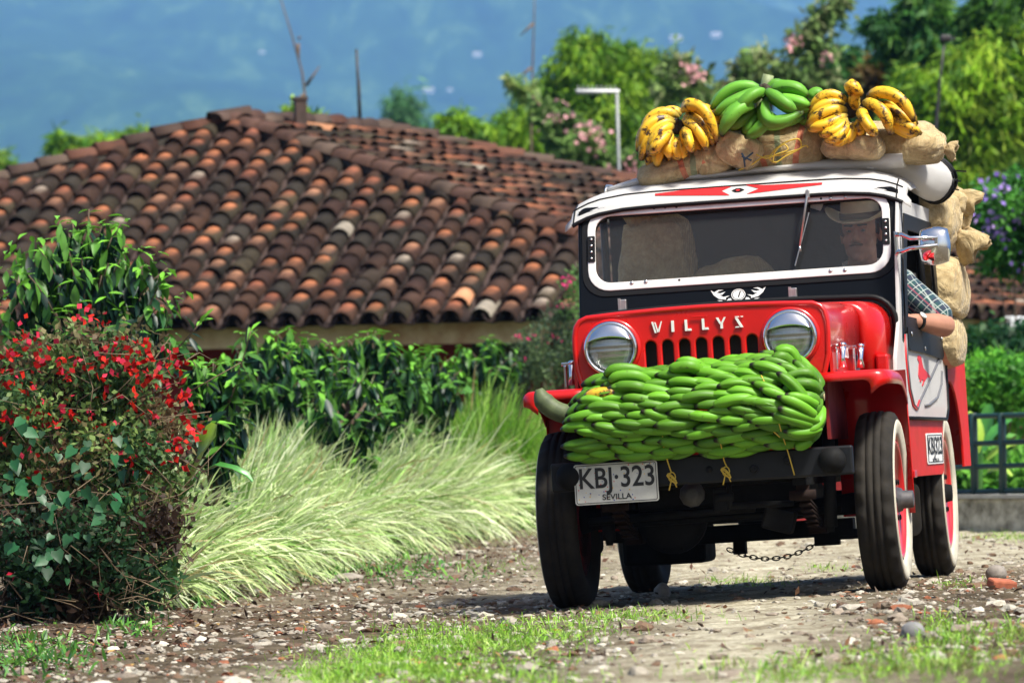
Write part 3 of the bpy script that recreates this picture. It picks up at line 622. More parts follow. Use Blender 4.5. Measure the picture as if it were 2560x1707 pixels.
# ================================================================ concrete wall and green railing
def setonground(px,D): p=at(px,1350,D); return np.array([p[0],D,float(G(p[0],D))])
wallD=36.0
a=setonground(2050,wallD+1.0); b=setonground(2760,wallD-1.2)
cw=mat('wall_concrete',(.50,.48,.41),.9,var=.6,scale=9,col2=(.13,.12,.09),bump=.5,bscale=25,dist=.01)
zt=at(2480,1243,wallD)[2]
mb=MB(); mb.bar((a[0],a[1],(zt-.25)/2),(b[0],b[1],(zt-.25)/2),.22,zt+.25,bev=.01)
o=mb.build('concrete_wall',cw); props(o,'low stained concrete wall under the green railing','wall')
mb=MB(); mb.bar((a[0],a[1]-.0,zt+.012),(b[0],b[1],zt+.012),.27,.024); o=mb.build('coping',mat('coping_grey',(.42,.41,.38),.9,var=.3),o)
fe=empty('green_railing',loc=Vector(((a[0]+b[0])/2,(a[1]+b[1])/2,zt+.02))); props(fe,'dark green metal railing standing on the concrete wall','fence'); q=np.array(fe.location); gm=mat('green_paint',(.006,.035,.035),.5,var=.3)
def onrail(px,py):
    d=ray(px,py); n=np.array([-(b-a)[1],(b-a)[0],0]); k=((a-CO)@n)/(d@n); return CO+d*k-q
for py in (1036,1104,1162,1225):
    mb=MB(); mb.tube([onrail(2200,py+12),onrail(2700,py-4)],.017,7); mb.build('rail',gm,fe)
for px in (2300,2437,2508,2650):
    mb=MB(); p0=onrail(px,1246); p1=onrail(px,1032); p1[:2]=p0[:2]; mb.tube([p0,p1],.026,7); mb.build('rail_post',gm,fe)
# ================================================================ TREES
def tree(name,label,cat,blobs,D,n,cols,leaf,trunks,group=None,wl=.28,droop=.6,seed=1,flowers=None,fcol=None,clumps=26,dep=1.0,tr=.05,fr=.05,m=None,wts=None):
    """blobs: (px,py,r px) at depth D; trunks: lists of (px,py) points"""
    rs=np.random.RandomState(seed); s=D/FPX; bx=np.mean([t[0][0] for t in trunks]) ; p0=at(bx,900,D); g=float(G(p0[0],D)); root=empty(name,loc=Vector((p0[0],D,g))); props(root,label,cat,group); q0=np.array(root.location)
    P=[];cc=[];Yd=[]
    tot=sum(b[2]**2 for b in blobs)
    for b in blobs:
        c=at(b[0],b[1],D)+np.array([0,rs.uniform(-.5,.5)*b[2]*s*dep,0])-q0; r=b[2]*s; nb=int(n*b[2]**2/tot); nc=max(5,int(clumps*b[2]**2/tot*len(blobs)**.5)); ry=b[3] if len(b)>3 else 1.
        for k in range(nc):
            q=rs.normal(size=3); q/=np.linalg.norm(q); q=q*rs.uniform(.35,1.0)*np.array([r,r*.8,r*ry]); m_=max(1,nb//nc); sg=r*rs.uniform(.13,.28)
            L=rs.normal(size=(m_,3))*sg; L[:,2]-=np.abs(L[:,0])*.5*droop*2
            P.append(c+q+L); base=np.array(cols)[rs.choice(len(cols),p=None if wts is None else np.array(wts)/sum(wts))]*rs.uniform(.65,1.35); cc.append(np.repeat(base[None],m_,0)*rs.uniform(.75,1.25,(m_,1)))
            y=rs.normal(size=(m_,3))*.6; y[:,:2]+=q[:2]/r*.5; y[:,2]-=droop; Yd.append(y)
    P=np.concatenate(P);cc=np.concatenate(cc);Yd=np.concatenate(Yd);m_=len(P)
    V=scat(SLEAF_V,P,Yd,rs.normal(size=(m_,3))+np.array([0,-.5,1.]),rs.uniform(.6,1.4,m_)*leaf,rs.uniform(.6,1.4,m_)*leaf*wl)
    scatobj('crown',SLEAF_V,SLEAF_F,[(V,cc)],m or soft_m,root)
    mb=MB()
    for t in trunks:
        pts=[at(x,y,D)-q0 for x,y in t]; r0=t_r if False else tr
        if t is trunks[0]: pts=[np.array([pts[0][0],pts[0][1],-.3])]+pts
        mb.tube(pts,[r0*(1-.75*i/(len(pts)-1)) for i in range(len(pts))],7)
    mb.build('trunk',bark_m,root)
    if flowers:
        FP=[at(x,y,D-.3)-q0+rs.normal(size=(k,3))*fr for x,y,k in flowers]; FP=np.concatenate(FP); k=len(FP)
        V=scat(SLEAF_V,FP,rs.normal(size=(k,3)),rs.normal(size=(k,3))+np.array([0,-1,.3]),np.full(k,leaf*.5),np.full(k,leaf*.5))
        scatobj('flowers',SLEAF_V,SLEAF_F,[(V,np.array([fcol])*rs.uniform(.8,1.1,(k,1)))],petal_m,root)
BG=[(.20,.38,.02),(.28,.48,.03),(.12,.28,.02),(.06,.17,.015),(.36,.56,.05)]
BD=[(.03,.11,.03),(.02,.08,.025),(.045,.14,.03)]
grp='trees beyond the roofs'
tree('bamboo_clump','feathery bright green bamboo clump rising behind the television antenna','bamboo',[(1480,160,85,1.1),(1450,125,55),(1385,225,85),(1500,260,105),(1590,210,90),(1640,165,60),(1540,150,60),(1320,320,90,.8),(1240,350,60,.6),(1420,370,90),(1550,370,90),(1660,300,80),(1700,400,80)],92,28000,BG,.19,[[(1450,600),(1460,300),(1480,130)],[(1500,600),(1550,250)],[(1400,600),(1370,280)]],grp,seed=21,wl=.2,droop=.9,clumps=200,wts=[4,4,4,4,2])
tree('bamboo_clump','small yellow green bamboo plume above the right end of the ridge','bamboo',[(1155,300,38),(1120,300,28),(1195,330,45),(1170,350,40)],88,2600,BG,.2,[[(1180,600),(1175,400),(1150,290)]],grp,seed=22,wl=.2,droop=1.0,clumps=60)
tree('bamboo_clump','faint distant blue green bamboo tuft above the ridge','bamboo',[(1010,250,45,1.1),(1000,290,45),(1040,310,35)],230,1500,[(.10,.26,.10)],.45,[[(1010,500),(1010,250)]],grp,seed=23,wl=.2,droop=.8,clumps=60,tr=.12)
tree('bamboo_clump','bright green bamboo top showing over the left slope of the roof','bamboo',[(160,385,38),(220,370,45,.7),(290,365,55,.6),(350,345,36,.8),(150,345,26),(200,420,50)],120,3600,BG,.3,[[(230,700),(230,500),(220,370)]],grp,seed=24,wl=.2,droop=.7,clumps=80,tr=.1)
tree('bamboo_clump','green tree top cut by the left edge of the picture','bamboo',[(0,415,32),(-30,400,50)],120,900,BG,.3,[[(-20,700),(-15,500),(-10,420)]],grp,seed=25,wl=.2,clumps=30,tr=.1)
tree('slim_sapling','bare slim leaning stem with a leafy base beside the chimney pipe','tree',[(722,265,12),(790,300,18),(765,285,20),(745,275,14)],70,520,BG,.14,[[(770,600),(768,280),(755,180),(730,90),(696,-20)],[(745,110),(748,160)],[(765,215),(800,165)],[(764,235),(725,262)],[(745,98),(752,92)]],'slim bare stems',seed=26,tr=.024,clumps=20)
tree('slim_sapling','bare slim upright stem with small twigs left of the bamboo clump','tree',[(1290,205,20),(1310,235,22),(1325,220,16),(1275,190,12)],80,420,[(.22,.36,.08),(.3,.36,.12)],.13,[[(1330,600),(1328,300),(1332,150),(1335,60),(1337,-20)],[(1328,170),(1290,200)],[(1333,60),(1300,90)]],'slim bare stems',seed=27,tr=.024,clumps=24)
pink=(.80,.42,.45)
tree('trumpet_tree','leaning tree with pink blossom clusters behind the left roof sack','tree',[(1390,320,40),(1440,370,55),(1500,420,55),(1560,400,45),(1350,280,30),(1490,350,40),(1420,300,30)],74,2300,[(.16,.28,.07),(.22,.34,.10),(.10,.2,.05)],.15,[[(1560,620),(1520,440),(1430,340),(1370,290),(1330,240)],[(1450,360),(1500,330)],[(1510,430),(1440,420)]],'pink flowering trees',seed=28,flowers=[(1480,350,26),(1470,335,12),(1490,360,12),(1580,425,22),(1585,420,8),(1390,290,16),(1450,320,12),(1535,440,14)],fcol=pink,wl=.5,droop=.2,clumps=60,tr=.07,fr=.09)
tree('trumpet_tree','sparse tree with pink blossoms above the green plantains on the roof','tree',[(1690,150,38),(1740,200,40),(1760,250,40),(1860,180,45),(1900,150,40),(1990,190,50),(2000,100,40),(2060,40,45),(2090,10,35),(1940,200,45),(1830,240,45),(2050,200,45),(1680,230,40),(2060,120,40)],78,3000,[(.16,.28,.07),(.22,.32,.10),(.12,.2,.06),(.26,.30,.14)],.15,[[(1760,600),(1745,260),(1720,190),(1690,130)],[(1765,480),(1950,230),(2040,110),(2130,0)],[(1950,230),(1990,130),(2070,20)],[(1745,260),(1830,200),(1880,150)],[(2040,110),(2060,50),(2120,-10)]],'pink flowering trees',seed=29,flowers=[(1716,170,10),(1742,184,12),(1985,112,14),(2062,140,10),(1752,186,14),(1978,100,8)],fcol=pink,wl=.5,droop=.2,clumps=110,tr=.06,fr=.07)
tree('dark_tree','dense dark green tree standing between the blossom tree and the bamboo','tree',[(2110,160,55),(2090,220,60),(2150,210,55),(2060,260,50),(2120,300,70)],84,6500,BD+[(.05,.15,.03)],.2,[[(2120,700),(2110,300),(2110,160)]],grp,seed=30,wl=.4,droop=.4,clumps=90,tr=.12)
tree('bamboo_clump','tall drooping bamboo with a dark green column at the top right','bamboo',[(2330,30,55,1.2),(2335,110,55),(2350,180,60),(2230,60,45),(2190,50,25),(2250,100,45),(2280,160,40),(2290,10,40)],80,8000,[(.03,.12,.03),(.05,.17,.03),(.10,.25,.03)],.2,[[(2340,700),(2340,300),(2330,0)],[(2320,200),(2230,50)]],grp,seed=31,wl=.25,droop=.9,clumps=120,tr=.09)
tree('bamboo_clump','wide bright yellow green bamboo mass filling the upper right','bamboo',[(2300,250,90),(2370,230,90),(2440,180,90),(2510,240,100),(2330,350,90),(2260,340,70),(2430,300,100),(2540,130,80),(2400,400,90),(2240,430,80),(2320,450,90)],73.5,42000,[(.22,.42,.02),(.30,.50,.03),(.16,.32,.02),(.06,.16,.015),(.38,.54,.05)],.18,[[(2400,800),(2400,400),(2380,230)],[(2500,700),(2500,200)]],grp,seed=32,wl=.2,droop=.9,clumps=220,tr=.1)
tree('dark_tree','orange brown leaved tree patch between the dark tree and the bamboo','tree',[(2190,190,45),(2230,150,42),(2170,240,40),(2250,230,40)],81,2600,[(.16,.10,.03),(.12,.12,.03),(.2,.13,.04)],.18,[[(2210,700),(2210,190)]],grp,seed=33,wl=.4,droop=.3,clumps=60,tr=.08)
tree('dark_tree','green tree reaching out of the picture at the top right corner','tree',[(2470,20,60),(2540,40,80),(2480,90,60),(2560,130,60),(2430,60,35)],76,6500,[(.06,.18,.03),(.10,.25,.03),(.04,.12,.025)],.2,[[(2520,700),(2510,50)]],grp,seed=34,wl=.35,droop=.7,clumps=90,tr=.1)
tree('dark_tree','dark green tree mass above the purple flowers at the right','tree',[(2440,580,80),(2380,580,60),(2550,560,80),(2500,650,110),(2400,700,90),(2540,760,110),(2440,850,110),(2550,900,110),(2350,650,80),(2480,1000,120),(2360,900,90)],70,24000,[(.012,.045,.014),(.02,.065,.02),(.03,.09,.02)],.2,[[(2480,1200),(2480,500)]],grp,seed=35,wl=.45,droop=.3,clumps=330,tr=.1)
bushy('purple_shrub','green shrub with purple flowers above the small hut at the right','flowering shrub',2545,565,48,.42,.5,.40,9000,[(.05,.20,.03),(.08,.28,.04),(.03,.12,.02),(.10,.32,.04)],.07,flowers=[(2458,463,9),(2495,468,30),(2482,480,14),(2420,498,8),(2435,532,9),(2462,540,9),(2495,552,12),(2530,542,16),(2474,576,16),(2488,580,14),(2515,568,9),(2552,545,9),(2455,580,6),(2550,655,6),(2515,590,5)],fcol=((.36,.22,.75),(.45,.30,.80),(.55,.40,.8)),seed=8,stems=8,hole=.2,clump=90,wl=.45)
for i,(px,py,rx,rz,lb,cols) in enumerate([(2500,965,.45,.16,'bright green shrub behind the hut posts at the right',[(.10,.34,.03),(.15,.42,.04),(.05,.2,.02)]),(2500,1010,.55,.28,'lime green shrub just above the railing at the right',[(.13,.40,.03),(.2,.48,.05),(.06,.24,.03)]),(2500,1190,.5,.18,'leafy low shrub showing between the railing bars',[(.08,.3,.03),(.15,.40,.05),(.03,.13,.02)]),(2330,1250,.3,.2,'dark low shrub behind the rear wheel',[(.02,.08,.02),(.03,.1,.02)])]):
    bushy('leafy_shrub',lb,'shrub',px,py,41+i*.5-(2 if i==2 else 0),rx,.5,rz,4200,cols,.085,'green shrubs behind the railing',seed=40+i,wl=.5,stems=6,hole=.1,clump=70)
tree('dark_tree','broad green tree mass farthest back behind the bamboo at the right','tree',[(2130,330,90),(2240,300,100),(2350,330,110),(2470,300,110),(2560,330,110),(2500,160,110),(2300,150,80),(2200,420,100),(2380,450,110),(2520,480,110),(2090,420,80)],98,22000,[(.08,.22,.02),(.16,.34,.03),(.04,.13,.02)],.32,[[(2300,1000),(2300,300)]],grp,seed=51,wl=.4,droop=.5,clumps=330,tr=.1)
bushy('leafy_shrub','dark leafy shrub directly under the white gutter at the right','shrub',2500,925,46,.7,.5,.26,6000,[(.015,.06,.02),(.03,.10,.02),(.02,.08,.03)],.10,'green shrubs behind the railing',seed=52,wl=.5,stems=6,hole=.1,clump=90)
# banana-like broad leaves behind the rail
root=empty('ginger_plant',loc=Vector((at(2460,1200,38)[0],38.6,float(G(3,38))))); props(root,'plant with broad bright green leaves behind the railing','plant'); q=np.array(root.location)
def r3(px,py,D=38.4): return at(px,py,D)-q
for i,(s0,s1,s2) in enumerate([((2440,1160),(2450,1060),(2420,1030)),((2450,1150),(2480,1070),(2530,1050)),((2455,1165),(2500,1110),(2555,1110)),((2440,1180),(2420,1120),(2390,1110)),((2460,1190),(2490,1160),(2530,1190)),((2445,1150),(2470,1050),(2475,1010))]):
    pts=[np.array(s0)*(1-t)**2+2*np.array(s1)*t*(1-t)+np.array(s2)*t*t for t in np.linspace(.15,1,7)]
    mb=MB(); broadleaf(mb,[r3(*p,38.3+.05*i) for p in pts],.055,.3); mb.build('leaf',pm2 if i%2 else pm,root)
mb=MB(); mb.tube([(0,0,0),r3(2452,1150),r3(2450,1100)],[.03,.02,.01],6); mb.build('stem',pm2,root)
# lamp post at the right
root=empty('lamp_post',loc=Vector((at(2340,900,56)[0],56,float(G(4,56))))); props(root,'thin dark lamp post in front of the bamboo at the upper right','lamp post'); q=np.array(root.location)
def r4(px,py,D=56): return at(px,py,D)-q
mb=MB(); mb.tube([(0,0,0),r4(2338,340),r4(2350,200),r4(2361,105)],[.03,.02,.014,.010],7); mb.build('pole',dk,root)
mb=MB(); mb.box(r4(2364,96),(.11,.07,.07),bev=.02); mb.box(r4(2384,96),(.03,.04,.03)); mb.build('lamp_head',dk,root)
# ================================================================ HILLS
HS=3.6   # hill scale
def hillz(x,y):
    x=np.asarray(x,float);y=np.asarray(y,float); t=np.clip((y-900)/5200,0,1)
    z=-30+t*660
    z=z+ (t**.5)*(55*np.sin(x/330+y/900)+34*np.sin(x/150-y/420+1.3)+18*np.sin(x/70+y/170)+14*np.sin(y/110+x/400))
    return z
hx=np.linspace(-1500,1500,220); hy=np.linspace(850,6400,260); HX,HY=np.meshgrid(hx,hy); HZ=hillz(HX,HY)
V=np.stack([HX,HY,HZ],-1).reshape(-1,3)*HS; ny,nx=HX.shape; ii=np.arange(ny-1)[:,None]*nx+np.arange(nx-1)[None]; F=np.stack([ii,ii+1,ii+nx+1,ii+nx],-1).reshape(-1,4)
hm=bpy.data.materials.new('hill_forest'); t,b=nodes(hm); b.inputs['Roughness'].default_value=1; b.inputs['Specular IOR Level'].default_value=0
tc=t.nodes.new('ShaderNodeTexCoord'); mp=t.nodes.new('ShaderNodeMapping'); mp.inputs['Scale'].default_value=(1,.16,.16); t.links.new(tc.outputs['Object'],mp.inputs[0])
n1=t.nodes.new('ShaderNodeTexNoise'); n1.inputs['Scale'].default_value=.013; n1.inputs['Detail'].default_value=12; n1.inputs['Roughness'].default_value=.82; n1.inputs['Distortion'].default_value=.4; t.links.new(mp.outputs[0],n1.inputs['Vector'])
r=t.nodes.new('ShaderNodeValToRGB'); e=r.color_ramp.elements; e[0].position=.30; e[0].color=(.006,.022,.012,1); e[1].position=.80; e[1].color=(.20,.32,.10,1); x_=e.new(.54); x_.color=(.03,.08,.025,1)
t.links.new(n1.outputs['Fac'],r.inputs[0]); t.links.new(r.outputs[0],b.inputs['Base Color'])
hills=meshobj('hills',V,F,hm,None,True); props(hills,'forested mountain slope fading to blue haze',kind='structure')
def hillpoint(px,py):
    d=ray(px,py); D=900*HS
    while D<6300*HS:
        p=CO+d*(D/d[1])
        if p[2]<HS*float(hillz(p[0]/HS,p[1]/HS)): return p
        D+=9
    return None
wh=mat('farm_white',(.6,.6,.58),.8); wr=mat('farm_roof',(.6,.55,.52),.8)
for px,py,wd,lb in [(1193,143,22,'small white farmhouse alone high on the hazy slope'),(1072,233,26,'white farmhouse low on the slope right of the mast'),(1056,293,16,'lowest white farmhouse seen just over the ridge'),(1125,229,14,'small pale farmhouse right of another on the low slope'),(655,135,14,'tiny pale farmhouse on the left part of the slope'),(1690,105,30,'pale farm buildings high on the slope above the blossom tree'),(1790,95,26,'pale farm buildings just right of the highest ones')]:
    p=hillpoint(px,py)
    if p is None: continue
    s=p[1]/FPX; root=empty('farmhouse',loc=Vector(p)); props(root,lb,'house','farmhouses far up the hill'); W_=wd*s; h_=W_*.32
    mb=MB(); mb.box((0,0,h_/2),(W_,W_*.6,h_)); mb.build('wall',wh,root)
    mb=MB(); mb.add([(-W_*.56,-W_*.36,h_),(W_*.56,-W_*.36,h_),(W_*.56,W_*.36,h_),(-W_*.56,W_*.36,h_),(-W_*.4,0,h_*1.6),(W_*.4,0,h_*1.6)],[[0,1,5,4],[2,3,4,5],[1,2,5],[3,0,4]],False); mb.build('roof',wr,root)
# ================================================================ THE VEHICLE (local frame: x to its left side, y to the rear, z up)
def paint(name,col,rough=.22,coat=.7):
    return mat(name,col,rough,var=.12,scale=6,coat=coat,bump=.04,bscale=9,dist=.004)
red=paint('red_paint',(.56,.005,.003),.28,.4); red_s=mat('red_side_paint',(.55,.007,.004),.5,spec=.2,col2=(.42,.03,.018),scale=5,detail=8); red_d=mat('red_shaded_paint',(.22,.008,.008),.6,var=.5,scale=9)  # red_d: darkened copy of the red, wheel-arch shadow painted in
blk=mat('black_paint',(.003,.004,.006),.3,var=.2,scale=6,spec=.18,bump=.04,bscale=9,dist=.004); chas=mat('chassis_black',(.006,.006,.006),.75,spec=.2,var=.5,scale=18,bump=.5,bscale=60,dist=.003)
rust=mat('rusty_chassis',(.022,.011,.008),.85,spec=.2,var=.6,scale=20,bump=.5)
chrome=mat('chrome',(.82,.84,.86),.07,1.0,var=.1,scale=14); alu=mat('brushed_metal',(.72,.72,.70),.32,1.0,var=.25,scale=30)
whitep=mat('white_enamel',(.78,.78,.76),.35,var=.08,scale=12); vinyl=mat('white_vinyl',(.80,.79,.78),.5,var=.06,scale=5,bump=.5,bscale=7,dist=.01)
def translucent(m,f):
    t=m.node_tree; b=t.nodes['Principled BSDF']; tr=t.nodes.new('ShaderNodeBsdfTranslucent'); tr.inputs[0].default_value=(.8,.78,.74,1); ms=t.nodes.new('ShaderNodeMixShader'); ms.inputs[0].default_value=f
    t.links.new(b.outputs[0],ms.inputs[1]); t.links.new(tr.outputs[0],ms.inputs[2]); t.links.new(ms.outputs[0],t.nodes['Material Output'].inputs[0])
translucent(vinyl,.45)
rub=mat('rubber',(.012,.011,.010),.85,spec=.2,col2=(.036,.031,.025),scale=6,bump=.35,bscale=70,dist=.002); trimb=mat('black_trim',(.006,.006,.007),.5,spec=.2)
wwm=mat('whitewall',(.58,.54,.43),.7,var=.35,scale=9); redw2=paint('wheel_red',(.55,.012,.015),.35)
jeep=empty('off_road_car',M=JM); props(jeep,'old red off-road truck with white canvas roof, loaded with sacks and plantains','car')
# ---- wheels
def wheel(x,y,out,front):
    w_=MB(); R=.346; s=out; c=(x,y,.346); prof=[]
    for a,r in [(-.050,.222),(-.062,.235),(-.073,.262),(-.078,.292),(-.074,.318),(-.064,.336),(-.048,.3435),(-.034,.345),(-.031,.339),(-.025,.339),(-.022,.346),(-.006,.3465),(-.003,.340),(.003,.340),(.006,.3465),(.022,.346),(.025,.339),(.031,.339),(.034,.345),(.048,.3435),(.064,.336),(.074,.318),(.078,.292),(.073,.262),(.062,.235),(.050,.222)]: prof.append((a,r))
    n=96; w_.lathe(prof,c,(1,0,0),n)
    V=[Vector(v) for v in w_.V]; cc=Vector(c)
    for i,(a,r) in enumerate(prof):     # shoulder lugs: every other pair of columns cut in
        if .033<abs(a)<.066 and r>.33:
            for k in range(n):
                if k%4<2:
                    v=V[i*n+k]; d=(v-cc); d.x=0; d.normalize(); V[i*n+k]=v-d*(.010 if abs(a)>.04 else .004)
    w_.V=[tuple(v) for v in V]
    wh_=empty('wheel',parent=jeep)
    t_=w_.build('tyre',rub,wh_)
    m=MB(); m.lathe([(s*.0625,.234),(s*.0745,.262),(s*.0805,.288),(s*.0795,.305),(s*.0735,.312),(s*.07,.30),(s*.06,.24)],c,(1,0,0),64,closed=True); m.build('whitewall',wwm,t_)
    r_=MB(); r_.lathe([(s*.058,.230),(s*.066,.226),(s*.064,.214),(s*.045,.208),(s*.020,.200),(s*.012,.165),(s*.028,.120),(s*.040,.095),(s*.036,.06),(s*.036,.0)],c,(1,0,0),56); r_.lathe([(-s*.05,.224),(-s*.03,.20),(s*.01,.20)],c,(1,0,0),40)
    r_.build('rim',redw2,wh_)
    m=MB(); m.lathe([(s*.034,.075),(s*.050,.075),(s*.052,.052),(s*.075,.044),(s*.078,.036),(s*.118,.033),(s*.120,.026),(s*.120,0)] if front else [(s*.034,.062),(s*.055,.060),(s*.058,.04),(s*.085,.034),(s*.088,0)],c,(1,0,0),20)
    m.build('hub',mat('worn_steel',(.16,.15,.15),.45,.7,var=.4,scale=30) if front else chas,wh_)
    m=MB()
    for k in range(6):
        a=2*math.pi*k/6; m.lathe([(s*.030,.011),(s*.062,.011),(s*.064,.007),(s*.064,0)],(x,y+math.cos(a)*.078,.346+math.sin(a)*.078),(1,0,0),6,False)
    m.build('bolts',chas,wh_)
    m=MB(); m.lathe([(-s*.05,.15),(-s*.02,.15),(-s*.02,0)],c,(1,0,0),24); m.lathe([(-s*.09,.05),(-s*.05,.06)],c,(1,0,0),16); m.build('brake_drum',chas,wh_)
for (x,y,o_,f_) in ((-.615,0,-1,True),(.615,0,1,True),(-.615,2.03,-1,False),(.615,2.03,1,False)): wheel(x,y,o_,f_)
# ---- underbody
def part(name,mb,m,parent=jeep,**k): return mb.build(name,m,parent,**k)
m=MB(); m.tube([(-.56,0,.346),(-.35,0,.335),(.35,0,.335),(.56,0,.346)],[.045,.036,.036,.045],12); m.ell((-.20,0,.325),(.13,.12,.125),20,12); m.lathe([(-.03,.135),(.02,.135),(.05,.10)],(-.20,-.06,.325),(0,-1,0),28)
for k in range(10): a=k*.628; m.lathe([(0,.009),(.012,.009)],(-.20+math.cos(a)*.118,-.085,.325+math.sin(a)*.118),(0,-1,0),6)
part('front_axle',m,chas)
m=MB(); m.tube([(-.56,2.03,.346),(.56,2.03,.346)],.04,12); m.ell((-.1,2.03,.33),(.13,.13,.13),18,10); part('rear_axle',m,chas)
m=MB(); m.tube([(-.50,-.16,.315),(.47,-.16,.325)],.014,8); m.tube([(-.50,-.24,.335),(-.1,-.25,.345),(.15,-.27,.35)],.016,8); part('tie_rod',m,chas)
for sx in (-1,1):
    m=MB()
    for k in range(6): m.add([],[]); L=.46-.05*k; z=.305-.010*k; m.bar((sx*.36,-L,z+.075*(L/.46)**2),(sx*.36,0,z),.045,.008); m.bar((sx*.36,0,z),(sx*.36,L,z+.075*(L/.46)**2),.045,.008)
    m.box((sx*.36,0,.285),(.07,.10,.10),bev=.005); m.tube([(sx*.36-.05,-.46,.39),(sx*.36+.05,-.46,.39)],.020,10); m.bar((sx*.36,-.46,.37),(sx*.36,-.44,.47),.05,.012); part('leaf_spring',m,rust)
    m=MB(); m.bar((sx*.36,-.56,.47),(sx*.36,2.6,.47),.05,.085); part('frame_rail',m,chas)
    m=MB(); m.tube([(sx*.43,-.20,.26),(sx*.44,-.18,.62)],[.026,.024],10); m.tube([(sx*.43,-.20,.24),(sx*.43,-.20,.30)],.014,8); part('shock_absorber',m,chas)
m=MB(); m.box((-.06,-.44,.42),(.05,.10,.05)); m.lathe([(0,.048),(.02,.05),(.03,.044),(.035,.03),(.04,.030),(.045,.018),(.046,0)],(-.058,-.47,.418),(0,-1,0),10); part('steering_box',m,mat('grey_casting',(.045,.045,.045),.6,var=.4,scale=40,bump=.4))
m=MB(); m.box((.05,-.47,.39),(.055,.07,.09),bev=.008); m.tube([(.085,-.50,.36),(.085,-.50,.47)],.010,8); m.tube([(.03,-.50,.40),(.10,-.50,.40)],.018,8); m.tube([(.08,-.50,.365),(.30,-.30,.36)],.012,8)
m.box((.24,-.25,.30),(.12,.10,.09),Matrix.Rotation(.3,3,'Y'),.01); part('steering_linkage',m,chas)
m=MB(); m.box((-.0,.15,.44),(.62,.75,.16),bev=.02); m.box((0,-.15,.52),(.60,.28,.16),bev=.02); m.box((0,.9,.36),(.5,.8,.14),bev=.03); part('engine_underside',m,chas)
m=MB(); m.box((.05,.82,.245),(.72,.10,.07),bev=.005); m.box((-.37,1.0,.215),(.34,.34,.16),bev=.02); m.box((-.06,.85,.20),(.05,.06,.08)); m.box((.30,.80,.20),(.10,.06,.05)); m.box((.38,.80,.215),(.16,.05,.04)); m.box((-.47,.6,.30),(.12,.5,.12)); part('skid_plate',m,chas)
m=MB()
nl=17; cpts=[]
for k in range(nl):
    t=k/(nl-1); x=-.105+.365*t; cpts.append(Vector((x,.80,.185-.052*4*t*(1-t)+.004*t)))
for k in range(nl-1):
    a,b=cpts[k],cpts[k+1]; c=(a+b)/2; d=(b-a).normalized(); up=Vector((0,0,1)) if k%2 else Vector((0,1,0)); sd=d.cross(up).normalized(); pts=[]
    for q in range(12):
        an=2*math.pi*q/12; pts.append(c+d*math.cos(an)*.0165+sd*math.sin(an)*.0085)
    m.tube(pts+[pts[0]],.0028,5,False)
part('chain',m,trimb)
m=MB(); m.box((0,1.45,.475),(1.25,2.4,.03)); m.box((0,.52,.62),(1.26,.03,.34)); part('floor_pan',m,chas)
m=MB(); m.tube([(.40,.5,.33),(.42,1.2,.30),(.46,2.5,.33)],.022,8); part('exhaust_pipe',m,rust)
# ---- bumper
m=MB(); m.box((0,-.595,.512),(1.15,.045,.110),bev=.008); m.box((-.36,-.56,.50),(.08,.05,.09)); m.box((.36,-.56,.50),(.08,.05,.09))
bump=part('bumper',m,mat('bumper_black',(.007,.008,.010),.5,var=.35,scale=14,bump=.25,bscale=40,dist=.002,spec=.3))
for x in (-.503,.497):
    m=MB(); m.lathe([(0,.053),(.010,.053),(.028,.047),(.044,.034),(.052,.018),(.055,0)],(x,-.6185,.513),(0,-1,0),28); m.build('overrider',trimb if x>5 else chas,bump)
m=MB()
for x,z in ((.33,.525),(-.30,.51),(.20,.50)): m.lathe([(0,.018),(.010,.018),(.012,.011),(.020,.010),(.020,0)],(x,-.618,z),(0,-1,0),6,False)
m.lathe([(0,.014),(.001,.014),(.001,0)],(.03,-.6185,.508),(0,-1,0),16); m.build('bumper_bolts',trimb,bump)
# ---- licence plate
PM=frame((-.322,-.652,.480),(1,0,0),(0,0,1)); plw,plh=.318,.152
pl=plate('licence_plate',[rrect(-plw/2,-plh/2,plw/2,plh/2,.010)],PM,.003,mat('plate_white',(.60,.60,.55),.45,var=.18,scale=16),jeep,.0008)
ink=mat('plate_ink',(.012,.012,.012),.5)
def off(M,d): return M@Matrix.Translation((0,0,d))
plate('plate_border',[rrect(-plw/2+.004,-plh/2+.004,plw/2-.004,plh/2-.004,.008),rrect(-plw/2+.0065,-plh/2+.0065,plw/2-.0065,plh/2-.0065,.006)],off(PM,.0022),.001,ink,pl)
text('plate_letters','KBJ·323',off(PM@Matrix.Translation((.004,.018,0)),.0024),.108,.002,ink,pl,width=.286)
text('plate_town','SEVILLA',off(PM@Matrix.Translation((.0,-.052,0)),.0024),.030,.0016,ink,pl,width=.112)
for cn,cc in (('confetti_blue',(.02,.04,.3)),('confetti_red',(.6,.03,.02)),('confetti_yellow',(.7,.42,.02))):
    m=MB(); rr=random.Random(cn)
    for k in range(16):
        x=rr.uniform(-.15,.15); y=rr.uniform(-.066,.068); a=rr.uniform(0,6); s=rr.uniform(.0025,.0042); m.add([PM@Vector((x+s*math.cos(a+i*2.1),y+s*math.sin(a+i*2.1),.00175)) for i in range(3)],[[0,1,2]],False)
    m.build(cn,mat(cn,cc,.5),pl)
m=MB()
for x in (-.115,.115): m.lathe([(0,.006),(.002,.006),(.003,.003),(.003,0)],PM@Vector((x,.064,.0018)),(0,-1,0),10)
m.build('plate_screws',alu,pl)
m=MB(); m.box((-.24,-.633,.49),(.02,.03,.06)); m.box((-.40,-.633,.49),(.02,.03,.06)); m.build('plate_bracket',chas,pl)
